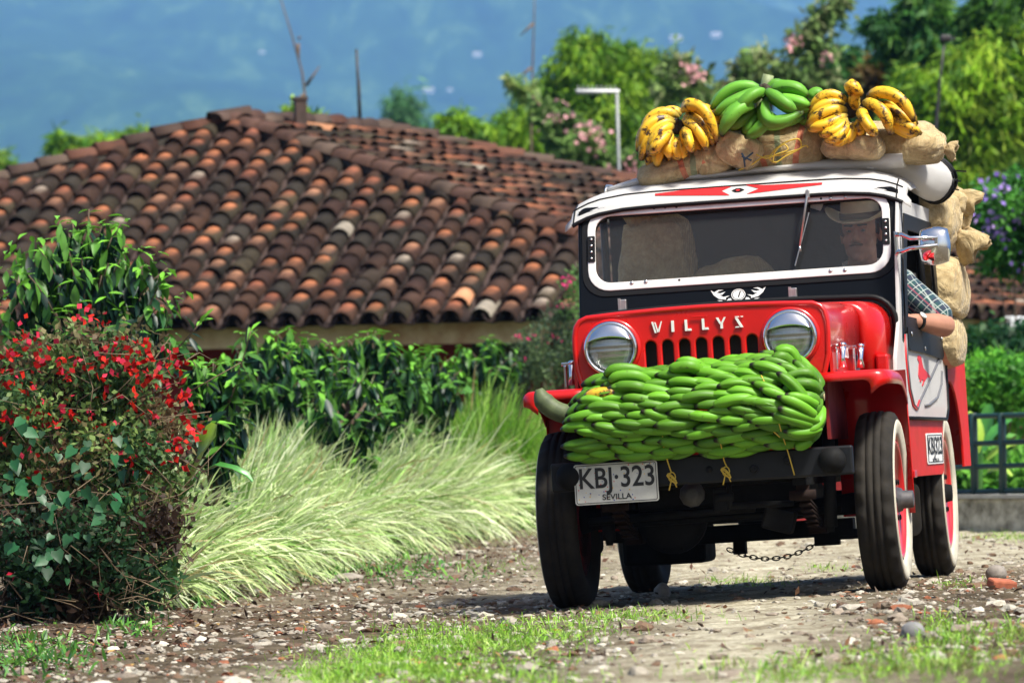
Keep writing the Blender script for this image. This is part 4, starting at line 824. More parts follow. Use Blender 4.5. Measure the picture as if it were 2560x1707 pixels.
# ---- grille panel
g0=[(.38,.56),(.41,.66),(.44,.80),(.468,.86),(.483,.92),(.487,1.0),(.486,1.045),(.478,1.082),(.462,1.103),(.435,1.114),(.30,1.121),(.15,1.1255),(0,1.127)]
outer=g0+[(-x,z) for x,z in g0[::-1][1:]]
loops=[outer]
for k in range(7):
    x=-.195+.065*k; h=.0285; r=[(x-h,.74),(x+h,.74)]+[(x+h*math.cos(R_(a)),.990+h*1.0*math.sin(R_(a))) for a in range(0,181,20)]; loops.append(r)
GM=frame((0,-.385,0),(1,0,0),(0,0,1))
gp_=plate('grille_panel',loops,GM,.022,red,jeep,.007,3,True)
m=MB(); rim_pts=[(x,-.392,z) for x,z in outer]; m.tube(rim_pts,[.011]*len(rim_pts),10); m.build('grille_edge',red,gp_)
m=MB(); m.box((0,-.335,.88),(.52,.01,.36)); m.build('radiator',mat('radiator_black',(.012,.008,.008),.7),jeep)
m=MB(); m.box((0,-.404,1.092),(.06,.004,.006),bev=.0015); m.build('hood_tab',red,gp_)
# raised letters on the grille: stencilled strokes
def letters(defs,M,h,th,mt,name,parent):
    mb=MB()
    for x0,polys,sc in defs:
        for P in polys:
            n=len(P); V=[M@Vector((x0+p[0]*h*sc,(p[1]-.5)*h,z)) for z in (0,th) for p in P]
            mb.add(V,[list(range(n))[::-1],list(range(n,2*n))]+[[i,(i+1)%n,n+(i+1)%n,n+i] for i in range(n)],False)
    return mb.build(name,mt,parent)
Wl=[[(-.50,1),(-.34,1),(-.08,0),(-.24,0)],[(-.24,.95),(-.13,.95),(.10,.05),(-.01,.05)],[(.16,.05),(.07,.25),(.36,1),(.46,1)]]
Il=[[(-.12,0),(.12,0),(.12,1),(-.12,1)]]
Ll=[[(-.26,0),(-.04,0),(-.04,1),(-.26,1)],[(0.0,0),(.34,0),(.28,.2),(0.0,.2)]]
Yl=[[(-.44,1),(-.22,1),(.0,.52),(-.12,.40)],[(.28,1),(.46,1),(.16,.45),(.16,0),(-.06,0),(-.06,.40)]]
Sl=[[(-.36,1),(.34,1),(.20,.82),(-.12,.82),(-.16,.90)],[(-.30,.84),(-.12,.78),(.36,.18),(.20,.12)],[(-.36,0),(.34,0),(.34,.12),(.1,.2),(-.2,.2)]]
Sl=[[(-.34,1),(.06,1),(.06,.9),(-.22,.9)],[(-.32,.86),(-.08,.86),(.40,.0),(.14,.0)],[(.18,1),(.42,1),(.42,.9),(.24,.9)],[(-.36,0),(.04,0),(.0,.1),(-.26,.1)]]
LM=frame((0,-.3985,1.062),(1,0,0),(0,0,1))
letters([(-.164,Wl,1),(-.104,Il,1),(-.046,Ll,1),(.020,Ll,1),(.082,Yl,1),(.150,Sl,1)],LM,.043,.006,whitep,'raised_letters',gp_)
# ---- headlights
lensm=bpy.data.materials.new('lens_glass'); t,b=nodes(lensm); b.inputs['Base Color'].default_value=(.38,.39,.37,1); b.inputs['Roughness'].default_value=.16; b.inputs['Metallic'].default_value=.75; b.inputs['Coat Weight'].default_value=1; b.inputs['Coat Roughness'].default_value=.03
tc=t.nodes.new('ShaderNodeTexCoord'); wv=t.nodes.new('ShaderNodeTexWave'); wv.inputs['Scale'].default_value=60; wv.bands_direction='X'; t.links.new(tc.outputs['Object'],wv.inputs['Vector'])
wv2=t.nodes.new('ShaderNodeTexWave'); wv2.inputs['Scale'].default_value=14; wv2.bands_direction='Z'; t.links.new(tc.outputs['Object'],wv2.inputs['Vector'])
ad=t.nodes.new('ShaderNodeMath'); t.links.new(wv.outputs['Fac'],ad.inputs[0]); t.links.new(wv2.outputs['Fac'],ad.inputs[1])
bp=t.nodes.new('ShaderNodeBump'); bp.inputs['Strength'].default_value=.45; bp.inputs['Distance'].default_value=.002; t.links.new(ad.outputs[0],bp.inputs['Height']); t.links.new(bp.outputs[0],b.inputs['Normal'])
for x in (-.345,.345):
    hd=empty('headlight',parent=jeep,loc=(x,-.40,.992))
    m=MB(); m.lathe([(.0,.104),(.022,.106),(.034,.101),(.038,.094),(.032,.088),(.012,.086),(0,.09)],(0,0,0),(0,-1,0),56,closed=True); m.build('rim',chrome,hd)
    m=MB(); m.lathe([(.0,.088),(.014,.087),(.026,.070),(.034,.045),(.038,.02),(.039,0)],(0,0,0),(0,-1,0),48); m.build('lens',lensm,hd)
    m=MB(); rows=[]
    for i in range(9):       # chrome eyebrow over the top of the lens
        v=i/8; row=[]
        for k in range(25):
            a=R_(18+144*k/24); ex=(math.cos(a)*.092,math.sin(a)*.092); lo=(math.cos(a)*.084, .030+.012*(1-(math.cos(a)/.95)**2)); 
            px_=ex[0]*(1-v)+lo[0]*v; pz_=ex[1]*(1-v)+lo[1]*v; row.append((px_,-.036-.020*math.sin(v*1.45),pz_))
        rows.append(row)
    m.grid(rows); m.build('eyebrow',chrome,hd,solid=.002)
    m=MB(); m.lathe([(0,.115),(.010,.113),(.012,.104)],(0,.006,0),(0,-1,0),48); m.build('bucket_ring',red,hd)
# ---- hood and cowl
def hsec(y,w_,ztop,zlow,r,flat=.0):
    P=[(w_,y,zlow)]
    for a in range(0,91,15): P.append((w_-r+r*math.cos(R_(a)),y,ztop-.012-r+r*math.sin(R_(a))))
    P.append((w_*.45,y,ztop-.003)); P.append((0,y,ztop))
    return P+[(-x,yy,z) for x,yy,z in P[::-1][1:]]
m=MB(); m.grid([hsec(-.385,.484,1.127,.93,.055),hsec(-.30,.487,1.130,.92,.060),hsec(0,.500,1.135,.92,.065),hsec(.42,.520,1.140,.92,.068)]); hood=m.build('hood',red,jeep,solid=.004)
m=MB(); m.grid([hsec(.425,.515,1.135,.80,.068),hsec(.44,.560,1.142,.80,.085),hsec(.55,.605,1.146,.80,.095),hsec(.70,.625,1.145,.80,.095)]); m.build('cowl',red,jeep,solid=.004)
m=MB()
for sx in (-1,1):
    m.box((sx*.492,.02,.882),(.012,.80,.085)); m.box((sx*.60,.60,.69),(.05,.30,.46),bev=.01)
m.build('engine_side',red,jeep)
m=MB(); rr_=hsec(.62,.645,1.165,.90,.105); m.tube([(x,.66,z) for x,y,z in rr_],.012,8); m.build('cowl_gasket',trimb,jeep)
for x in (-.452,.238):
    m=MB(); m.box((x,.70,1.165),(.030,.03,.09),bev=.003); m.box((x-.012,.685,1.19),(.01,.012,.05)); m.build('hood_block',alu,jeep)
def latch(x,y,n):
    m=MB(); m.tube([(x,y,.865),(x,y,.90),(x+.004,y,.945)],[.016,.010,.014],12); m.ell((x+.004,y,.952),(.016,.016,.010),12,8); m.box((x-.014,y+.012,.948),(.05,.016,.014),bev=.003); m.box((x-.024,y+.01,.90),(.012,.022,.085),bev=.003); m.build('hood_latch',chrome,jeep)
latch(.525,-.30,0); latch(.545,.16,0); latch(-.538,-.20,0)
# small lettering on the hood side
LM2=frame((.5085,-.02,.925),(0,1,0),(0,0,1)); lt=letters([(-.085+.034*i,[[(p[0],p[1]) for p in P] for P in L],1) for i,L in enumerate((Wl,Il,Ll,Ll,Yl,Sl))],LM2,.038,.002,whitep,'hood_letters',hood); 
# ---- front fenders
for sx in (-1,1):
    def fz(y): return .846 if y<-.05 else .846-.25*(max(0,y+.05)/.27)**2*.36
    top=[];
    ysec=[-.425,-.415,-.40,-.3,-.1,.02,.10,.16,.20]; 
    for i,y in enumerate(ysec):
        xo=.640+.075*min(1,(i/3))**.7 if i<3 else .715
        z=fz(y)-(.035 if i==0 else (.008 if i==1 else 0)); row=[]
        for t_ in (0,.3,.6,.85): row.append((sx*(.43+(xo-.43)*t_),y,z))
        for a in (20,45,70,90): row.append((sx*(xo-.03+.03*math.sin(R_(a))),y,z-.03*(1-math.cos(R_(a)))))
        row.append((sx*xo,y,z-.055)); top.append(row)
    for z_,y_ in ((.74,.232),(.6,.245),(.45,.255),(.29,.262)):
        row=[]
        for t_ in (0,.3,.6,.85): row.append((sx*(.43+(.705-.43)*t_),y_,z_))
        for k in range(4): row.append((sx*(.705+.002*k),y_,z_))
        row.append((sx*.713,y_-.03,z_)); top.append(row)
    m=MB(); m.grid(top); fd=m.build('front_fender',red,jeep,solid=.005)
    m=MB(); m.box((sx*.465,.08,.72),(.012,.92,.25)); m.box((sx*.58,.30,.60),(.25,.012,.50)); m.build('inner_fender',red_d,fd)
m=MB(); m.box((.745,.50,.31),(.012,.05,.22),bev=.005)
m=MB(); mf=plate('mud_flap',[rrect(-.075,-.105,.06,.105,.035)],frame((.645,.55,.30),(1,0,0),(0,0,1)),.006,rub,jeep,.001); 
m=MB(); mf=plate('mud_flap',[rrect(-.06,-.105,.075,.105,.035)],frame((-.645,.55,.30),(1,0,0),(0,0,1)),.006,rub,jeep,.001)
# ---- tub sides
def sx_(y): return .645+.042*(y-.7)
def sidepoly(): 
    arch=[(2.09+.345*math.cos(R_(a)),.44+.40*math.sin(R_(a))**.8) for a in range(180,-1,-12)]
    arch=[(1.79,.43)]+[(2.12+.33*math.cos(R_(a)),.47+.35*math.sin(R_(a))) for a in range(180,-1,-12)]+[(2.45,.455)]
    return [(.44,.43)]+arch+[(2.66,.455),(2.66,.925),(1.95,.935),(1.86,.70),(.50,.70),(.44,.72)]
for sx in (-1,1):
    M_=frame((sx*sx_(0),0,0),(sx*.042,1,0),(0,0,1)); plate('tub_side',[sidepoly()],M_,.012,red_s,jeep,.003)
m=MB(); m.box((0,2.655,.69),(1.44,.012,.46)); m.build('tailgate',red,jeep)
m=MB(); m.box((0,2.2,.60),(1.30,.8,.02)); m.build('load_floor',red_d,jeep)
m=MB()
for sx in (-1,1): m.box((sx*.60,2.12,.80),(.16,.72,.02)); m.box((sx*.52,2.12,.62),(.01,.72,.36))
m.build('wheel_box',trimb,jeep)
for sx in (-1,1):
    m=MB(); m.box((sx*.715,.60,.44),(.12,.30,.02),bev=.004) if sx<0 else m.box((sx*.665,.52,.44),(.07,.10,.03),bev=.004); m.build('step',red,jeep)
# side plate sticker on the sill
SP=[js(2309,1072),js(2349,1070),js(2354,1172),js(2313,1170)]
c4=Vector(sum(SP)/4); SM=frame(c4+Vector((.009,0,0)),(.042,1,0),(0,0,1)); sw_=abs(SP[1][1]-SP[0][1]); sh_=.125
sp=plate('side_plate',[rrect(-sw_/2,-sh_/2,sw_/2,sh_/2,.01)],SM,.003,whitep,jeep,.0008)
plate('side_plate_border',[rrect(-sw_/2+.02,-sh_/2+.006,sw_/2-.02,sh_/2-.006,.008),rrect(-sw_/2+.035,-sh_/2+.009,sw_/2-.035,sh_/2-.009,.006)],off(SM,.0022),.001,ink,sp)
text('side_plate_letters','KBJ323',off(SM@Matrix.Translation((0,.008,0)),.0024),.10,.002,ink,sp,width=sw_*.86)
text('side_plate_town','SEVILLA',off(SM@Matrix.Translation((0,-.048,0)),.0024),.020,.001,ink,sp,width=sw_*.4)
# ---- windshield
WN=(0,1,-.3); WP=(0,.75,1.07)
def jw(px,py): return jpl(px,py,WP,WN)
uw=Vector((0,.3,1)).normalized(); WM=frame((0,.75,1.07),(1,0,0),uw)   # frame: x across, y up the glass, z towards the front
WMI=WM.inverted()
def w2(px,py): v=WMI@Vector(jw(px,py)); return (v.x,v.y)
k_=math.sqrt(1+.09)
zz=lambda z:(z-1.07)*k_
outer=rrect(-.632,zz(.955),.660,zz(1.585),.03); hole=rrect(-.580,zz(1.262),.610,zz(1.560),.075)
wf=plate('windshield_frame',[outer,hole],WM,.045,blk,jeep,.008,3)
ring=plate('window_ring',[rrect(-.597,zz(1.245),.627,zz(1.5755),.085),rrect(-.571,zz(1.272),.601,zz(1.550),.066)],off(WM,.027),.010,mat('worn_aluminium',(.76,.75,.72),.38,.25,var=.15,scale=20),wf,.003,2)
plate('frame_gasket',[rrect(-.622,zz(1.222),.650,zz(1.5835),.095),rrect(-.597,zz(1.245),.627,zz(1.5755),.085)],off(WM,.0235),.008,trimb,wf,.003,2)
gl=bpy.data.materials.new('tinted_glass'); t=None; gl.use_nodes=True; t=gl.node_tree; t.nodes.clear(); o_=t.nodes.new('ShaderNodeOutputMaterial'); tr=t.nodes.new('ShaderNodeBsdfTransparent'); tr.inputs[0].default_value=(.93,.94,.94,1); gs=t.nodes.new('ShaderNodeBsdfGlossy'); gs.inputs['Roughness'].default_value=.03; df=t.nodes.new('ShaderNodeBsdfDiffuse'); df.inputs[0].default_value=(.30,.32,.33,1)
fr=t.nodes.new('ShaderNodeFresnel'); fr.inputs[0].default_value=1.38; m1=t.nodes.new('ShaderNodeMixShader'); m2=t.nodes.new('ShaderNodeMixShader'); m1.inputs[0].default_value=.06  # weak grey diffuse mix: dust plus a painted reflection veil
t.links.new(tr.outputs[0],m1.inputs[1]); t.links.new(df.outputs[0],m1.inputs[2]); t.links.new(fr.outputs[0],m2.inputs[0]); t.links.new(m1.outputs[0],m2.inputs[1]); t.links.new(gs.outputs[0],m2.inputs[2]); t.links.new(m2.outputs[0],o_.inputs[0])
m=MB(); m.add([WM@Vector((-.59,zz(1.255),0)),WM@Vector((.62,zz(1.255),0)),WM@Vector((.62,zz(1.568),0)),WM@Vector((-.59,zz(1.568),0))],[[0,1,2,3]],False); m.build('glass',gl,wf)
m=MB()
def dome(mb,p,r,h): mb.lathe([(0,r),(h*.6,r*.85),(h,r*.3),(h,0)],p,(0,-1,.3),10)
for px,py in [(1580,529),(1613,527),(2079,502),(2116,499),(1583,713),(1618,710),(2079,683),(2115,681)]: p=Vector(jw(px,py)); dome(m,p+Vector((0,-.031,.009)),.0085,.005)
m.build('screws',alu,ring)
m=MB()
for px,py in [(1638,527),(1666,525),(1694,524),(2055,503),(1701,706)]: p=Vector(jw(px,py)); dome(m,p+Vector((0,-.031,.009)),.005,.001)
m.build('screw_holes',trimb,ring)
for px,py in ((1482,630),(2217,585)):
    x,y=w2(px,py); h=plate('hinge_plate',[rrect(x-.014,y-.054,x+.014,y+.054,.003)],off(WM,.0345),.005,trimb,ring,.001)
    m=MB()
    for k in range(4): m.lathe([(0,.006),(.003,.005),(.004,0)],off(WM,.037)@Vector((x,y-.04+.027*k,0)),(0,-1,.3),8)
    m.build('hinge_rivets',alu,h)
# wiper
a=Vector(jw(2023,492)); b_=Vector(jw(2003,625)); c_=Vector(jw(1991,673)); d_=Vector(jw(2026,540)); fwd=Vector((0,-1,.3)).normalized()
m=MB(); m.tube([a+fwd*.05+Vector((0,0,.012)),a+fwd*.052,b_+fwd*.045],[.006,.0055,.004],8); m.box(a+fwd*.045+Vector((0,0,-.004)),(.016,.03,.034),bev=.003); m.tube([b_+fwd*.045,b_+fwd*.038+Vector((.001,0,-.02))],.005,6); wp=m.build('wiper',alu,jeep)
m=MB(); m.bar(d_+fwd*.037,c_+fwd*.037,.006,.012); m.build('wiper_blade',trimb,wp)
m=MB(); m.bar(d_+fwd*.044+Vector((-.001,0,0)),c_+fwd*.044,.004,.004); m.build('wiper_spine',alu,wp)
m=MB(); m.tube([Vector(jw(2023,505))+Vector((.008,.03,-.005)),Vector(jw(2050,515))+Vector((0,.05,0))],.02,10); m.build('wiper_motor',whitep,wp)
# emblem with the number 1
EM=off(frame(Vector(jw(1848,741)),(1,0,0),uw),.0235)
em=plate('emblem',[circ(0,0,.0285,40,.024),circ(0,0,.0255,40,.021)],EM,.001,whitep,wf)
plate('emblem_disc',[circ(0,0,.0225,40,.0185)],EM,.001,whitep,em); text('emblem_number','1',off(EM,.0008),.036,.0008,trimb,em,xs=1.1,shear=.3)
def emp(pts): return [(x,y) for x,y in pts]
wing=[[(-.112,.026),(-.100,.004),(-.080,-.012),(-.050,-.018),(-.052,-.010),(-.035,-.002),(-.044,-.003),(-.060,-.006),(-.078,.004),(-.066,.004),(-.052,.016),(-.074,.010),(-.088,.014),(-.078,.020),(-.060,.024),(-.080,.026),(-.098,.016)],
      [(-.086,-.018),(-.066,-.020),(-.056,-.030),(-.040,-.014),(-.031,-.013),(-.027,-.022),(-.038,-.026),(-.044,-.034),(-.056,-.036),(-.070,-.026)]]
for sx in (1,-1):
    for W_ in wing: plate('emblem_wing',[[(sx*x,y) for x,y in W_][::sx]],EM,.001,whitep,em)
# ---- canvas roof
def rsec(x):
    e=abs((x-.015)/.66)**7; dz=-.05*e; sag=.012*math.sin(x*7)*(1-e)
    P=[(.868,1.583),(.8685,1.592),(.8995,1.617),(.9305,1.642),(1.0,1.668),(1.10,1.690),(1.3,1.705+sag*.5),(1.7,1.70+sag*.5),(2.0,1.69)]
    return [(x,y-(.012*e if y<.95 else 0),z+dz*(1 if y<1.05 else 1.6)) for y,z in P]
xsn=[-.66+.1*0,-.652,-.64,-.60]+[-.55+.1*k for k in range(12)]+[.61,.655,.675,.683]
m=MB(); m.grid([rsec(x) for x in xsn]); canopy=m.build('canvas_roof',vinyl,jeep,solid=.006)
m=MB()
for side,xs_ in ((-1,-.66),(1,.683)):
    top=rsec(xs_)[1:]; rows=[top,[(x+side*.006,y,z-.012) for x,y,z in top],[(x+side*.012+ (side*.02 if i<2 else 0),y,z-.022-.008*math.sin(y*9)) for i,(x,y,z) in enumerate(top)]]
    m=MB(); m.grid(rows); m.build('side_valance',vinyl,canopy,solid=.005)
m=MB(); m.tube([tuple(Vector(rsec(x)[0])+Vector((0,-.006,-.001))) for x in xsn],.008,8); m.tube([tuple(Vector(rsec(x)[3])+Vector((0,-.003,.004))) for x in xsn],.0035,6)
for xs_ in (-.655,.66): m.tube([tuple(Vector(p)+Vector((0,-.003,.004))) for p in rsec(xs_)[:5]],.003,6)
m.build('roof_piping',trimb,canopy)
m=MB(); m.box((.015,.90,1.565),(1.30,.05,.035)); m.build('roof_rail',trimb,jeep)
VM=frame((0,.8685,1.592),(1,0,0),(0,.062,.050))
VMI=VM.inverted(); vn=VM.to_3x3()@Vector((0,0,1))
def v2(u,v): p=VMI@Vector(jpl(1300+u*.5357,150+v*.5357,VM.translation,vn)); return (p.x,p.y)
redt=mat('red_tape',(.62,.015,.02),.45); VO=off(VM,.0055)
plate('visor_flash',[[v2(*q) for q in [(631,630),(632,638),(978,636),(940,616),(985,597),(760,614)]]],VO,.002,redt,canopy)
plate('visor_flash',[[v2(*q) for q in [(1412,578),(1410,586),(1060,630),(1118,605),(1055,589),(1140,590)]]],VO,.002,redt,canopy)
dc=v2(1018,613); plate('visor_diamond',[[(dc[0]+x,dc[1]+y) for x,y in [(-.026,0),(-.008,.012),(.010,.012),(.026,0),(.008,-.013),(-.010,-.012)]],[(dc[0]+x*.5,dc[1]+y*.5) for x,y in [(-.022,0),(-.008,.012),(.010,.012),(.022,0),(.008,-.013),(-.010,-.012)]]],VO,.002,trimb,canopy)
plate('visor_diamond_centre',[[(dc[0]+x*.42,dc[1]+y*.42) for x,y in [(-.022,0),(-.008,.012),(.010,.012),(.022,0),(.008,-.013),(-.010,-.012)]]],VO,.0018,redt,canopy)
# rolled white tarpaulin over the front of the roof
def ringp(c,ry,rz,n=18,tw=0,ph=0): return [(c[0]+.0*math.sin(a),c[1]+ry*math.cos(a+tw),c[2]+rz*math.sin(a+tw)*(1+.08*math.sin(3*a+ph))) for a in [2*math.pi*k/n for k in range(n)]]
secs=[]
for i in range(23):
    t=i/22; x=-.545+1.215*t; rz=.016+.006*math.sin(t*9)+.016*t; ry=.14+.02*math.sin(t*5)
    zc=1.668+.030*min(1,t*6)+.012*t+.004*math.sin(t*13); secs.append(ringp((x,1.20,zc+.004),ry,rz,18,0,t*9))
m=MB(); m.loft(secs); tarp=m.build('rolled_tarpaulin',vinyl,canopy)
m=MB(); m.tube([(-.548,1.06,1.665),(-.549,1.12,1.692),(-.548,1.25,1.695)],.006,6); m.build('tarpaulin_edge',alu,tarp)
secs=[]; n=26
for i in range(n):
    t=i/(n-1); x=.54+.205*t**.8; y=1.10+.60*t; z=1.712-.060*t+.012*math.sin(t*6); r=.028+.060*t**.7
    secs.append([(x+math.cos(a)*r*.9*(1+.05*math.sin(3*a+t*8)),y+math.cos(a)*r*.15,z+math.sin(a)*r*(1+.05*math.sin(2*a+t*5))) for a in [2*math.pi*k/20 for k in range(20)]])
m=MB(); m.loft(secs); roll=m.build('rolled_side_curtain',vinyl,canopy)
m=MB(); e_=secs[-1]; m.tube(e_+[e_[0]],.011,8); m.tube(secs[-2]+[secs[-2][0]],.008,8); m.build('curtain_edge',trimb,roll)
m=MB()
for z_,l_ in ((1.685,.075),(1.645,.05),(1.61,.04)):
    p=Vector((.80,1.70,z_)); m.bar(p,p+Vector((l_,.0,-.010)),.020,.006,(0,0,1)); m.box(p+Vector((.01,0,0)),(.016,.016,.026),bev=.003)
m.build('curtain_strap',trimb,roll)
m=MB(); m.box(secs[10][0],(.004,.004,.05)); 
# canopy posts
m=MB()
for sx in (-1,1): m.tube([(sx*.665,1.72,.95),(sx*.655,1.68,1.64)],.016,8); m.tube([(sx*.67,2.55,.92),(sx*.66,2.2,1.66)],.014,8); m.tube([(sx*.655,1.68,1.64),(sx*.655,2.2,1.66)],.012,8)
m.tube([(-.655,1.68,1.64),(.655,1.68,1.64)],.014,8); m.build('roof_hoops',trimb,jeep)
# ---- door (driver's side) from surveyed points on the side plane
SN=(1,-.042,0); DM=frame((sx_(0),0,0),(.042,1,0),(0,0,1)); DMI=DM.inverted()
def d6(u,v): p=DMI@Vector(jpl(2100+u*.35714,440+v*.35714,(.645,.7,0),SN)); return (p.x,p.y)
def dpx(x,y): p=DMI@Vector(jpl(x,y,(.645,.7,0),SN)); return (p.x,p.y)
A_=d6(430,140);
# clean door outline in (y,z): slanted rear top edge
y0b=.44; dout=[(.47,.665),(1.86,.655),(1.93,.70),(1.945,.90),(1.90,1.04),(1.80,1.53),(.86,1.545),(.73,1.30),(.66,1.05),(.50,.90),(.47,.80)]
dhole=[(.80,1.02),(1.83,1.00),(1.80,1.20),(1.73,1.46),(.96,1.475),(.86,1.30)]
door=plate('door',[dout,dhole],off(DM,-.012 if False else .010),.014,vinyl,jeep,.003)
def outl(P,w_): # ring loop pair
    c=(sum(p[0] for p in P)/len(P),sum(p[1] for p in P)/len(P)); return [P,[(p[0]+(c[0]-p[0])*w_,p[1]+(c[1]-p[1])*w_*1.6) for p in P]]
plate('door_window_trim',outl([(p[0]+(1.3-p[0])*-.045,p[1]+(1.24-p[1])*-.05) for p in dhole],.16),off(DM,.019),.010,trimb,door,.002)
m=MB(); m.tube([DM@Vector((p[0],p[1],.018)) for p in dout[:4]+dout[4:5]],.008,6); m.tube([DM@Vector((.47,.80,.018)),DM@Vector((.47,.665,.018))],.008,6); m.build('door_edging',trimb,door)
flap=plate('sill_flap',[[(.80,1.025),(1.84,1.005),(1.84,.92),(1.80,.905),(1.3,.925),(.84,.935),(.80,.95)]],off(DM,.026),.006,trimb,door,.002)
m=MB()
for y,z in ((.88,1.0),(1.25,.945),(1.78,.99)): m.lathe([(0,.011),(.004,.009),(.006,0)],DM@Vector((y,z,.030)),(1,0,0),10)
m.build('snap_studs',alu,flap)
m=MB(); V1=[(.80,1.0),(.79,.90),(.82,.78),(.90,.715),(1.0,.70),(1.1,.735),(1.35,.80),(1.65,.88),(1.80,.925)]; m.tube([DM@Vector((y,z,.019)) for y,z in V1],.006,6); m.build('door_piping',mat('grey_piping',(.12,.12,.13),.5),door)
m=MB(); m.tube([DM@Vector((y-.035,z-.003,.0185)) for y,z in V1[:6]],.005,6); m.build('red_piping',redt,door)
m=MB(); m.tube([DM@Vector((y,z,.019)) for y,z in ((1.80,.855),(1.76,.80),(1.62,.745),(1.35,.715),(1.22,.712))],.006,6); m.build('door_piping',mat('grey_piping2',(.12,.12,.13),.5),door)
# red rearing horse
hp=[(520,1258),(531,1262),(535,1272),(540,1290),(545,1318),(552,1345),(565,1362),(580,1378),(596,1398),(598,1412),(588,1408),(582,1398),(580,1412),(572,1420),(566,1432),(556,1445),(553,1462),(546,1475),(543,1466),(550,1448),(551,1430),(543,1425),(538,1432),(535,1446),(527,1440),(528,1425),(520,1415),(517,1395),(519,1372),(520,1345),(522,1315),(519,1300),(513,1292),(511,1275),(514,1262)]
plate('door_horse',[[d6(u,v) for u,v in hp][::-1]],off(DM,.0185),.002,redt,door)
# windscreen side pillar strip and vent, door pillar
m=MB(); m.tube([(.655,.78,1.0),(.66,.93,1.56)],.014,8); m.build('door_pillar',trimb,jeep)
# mirror
mi=empty('mirror',parent=jeep,loc=(.66,.70,1.34))
m=MB(); m.box((.0,.02,.02),(.014,.03,.095),bev=.003); m.build('mirror_bracket',chrome,mi)
m=MB(); m.tube([(.004,.01,.055),(.03,-.01,.052),(.06,-.02,.035),(.17,-.03,.030)],[.010,.010,.009,.008],8); m.tube([(.004,.01,-.015),(.03,-.01,-.014),(.06,-.02,-.004),(.17,-.03,.0)],[.010,.010,.009,.008],8); m.box((.165,-.025,.015),(.016,.02,.045),bev=.003); m.build('mirror_arm',chrome,mi)
m=MB()
def sq(v,t,ph): 
    q=Vector(v); x,z=q.x/.064,q.z/.077; r=max(abs(x),abs(z),1e-6); k=(x*x+z*z)**.5/r; f=(1+(k-1)*.5); return Vector((q.x*f,q.y,q.z*f))
m.ell((.152,.025,.0),(.064,.045,.077),32,24,fn=sq); m.build('mirror_shell',chrome,mi)
# cab details
m=MB(); 
for k in range(24):
    a=2*math.pi*k/24
m.tube([(.40+.19*math.cos(2*math.pi*k/24),.97+.07*math.sin(2*math.pi*k/24),1.10+.16*math.sin(2*math.pi*k/24)) for k in range(25)],.012,8); m.tube([(.40,.97,1.10),(.40,.70,.98)],.02,8); m.tube([(.22,.97,1.10),(.58,.97,1.10)],.01,6); m.build('steering_wheel',trimb,jeep)
m=MB(); m.box((.02,.70,1.06),(1.2,.04,.14)); m.build('dashboard',trimb,jeep)
m=MB(); m.box((0,1.74,1.2),(1.28,.02,.86)); m.build('cab_dark_backdrop',mat('backdrop_black',(.012,.012,.012),.95,var=.4,scale=6,bump=.6,bscale=8,dist=.02),jeep)  # dark sheet added behind the seats to keep the cab interior dark
m=MB(); m.box((.40,1.45,.72),(.50,.48,.14),bev=.03); m.box((.40,1.70,1.0),(.50,.12,.55),Matrix.Rotation(-.12,3,'X'),.03); m.build('driver_seat',trimb,jeep)
m=MB(); m.box((-.38,1.45,.72),(.45,.48,.14),bev=.03); m.build('passenger_seat',trimb,jeep)
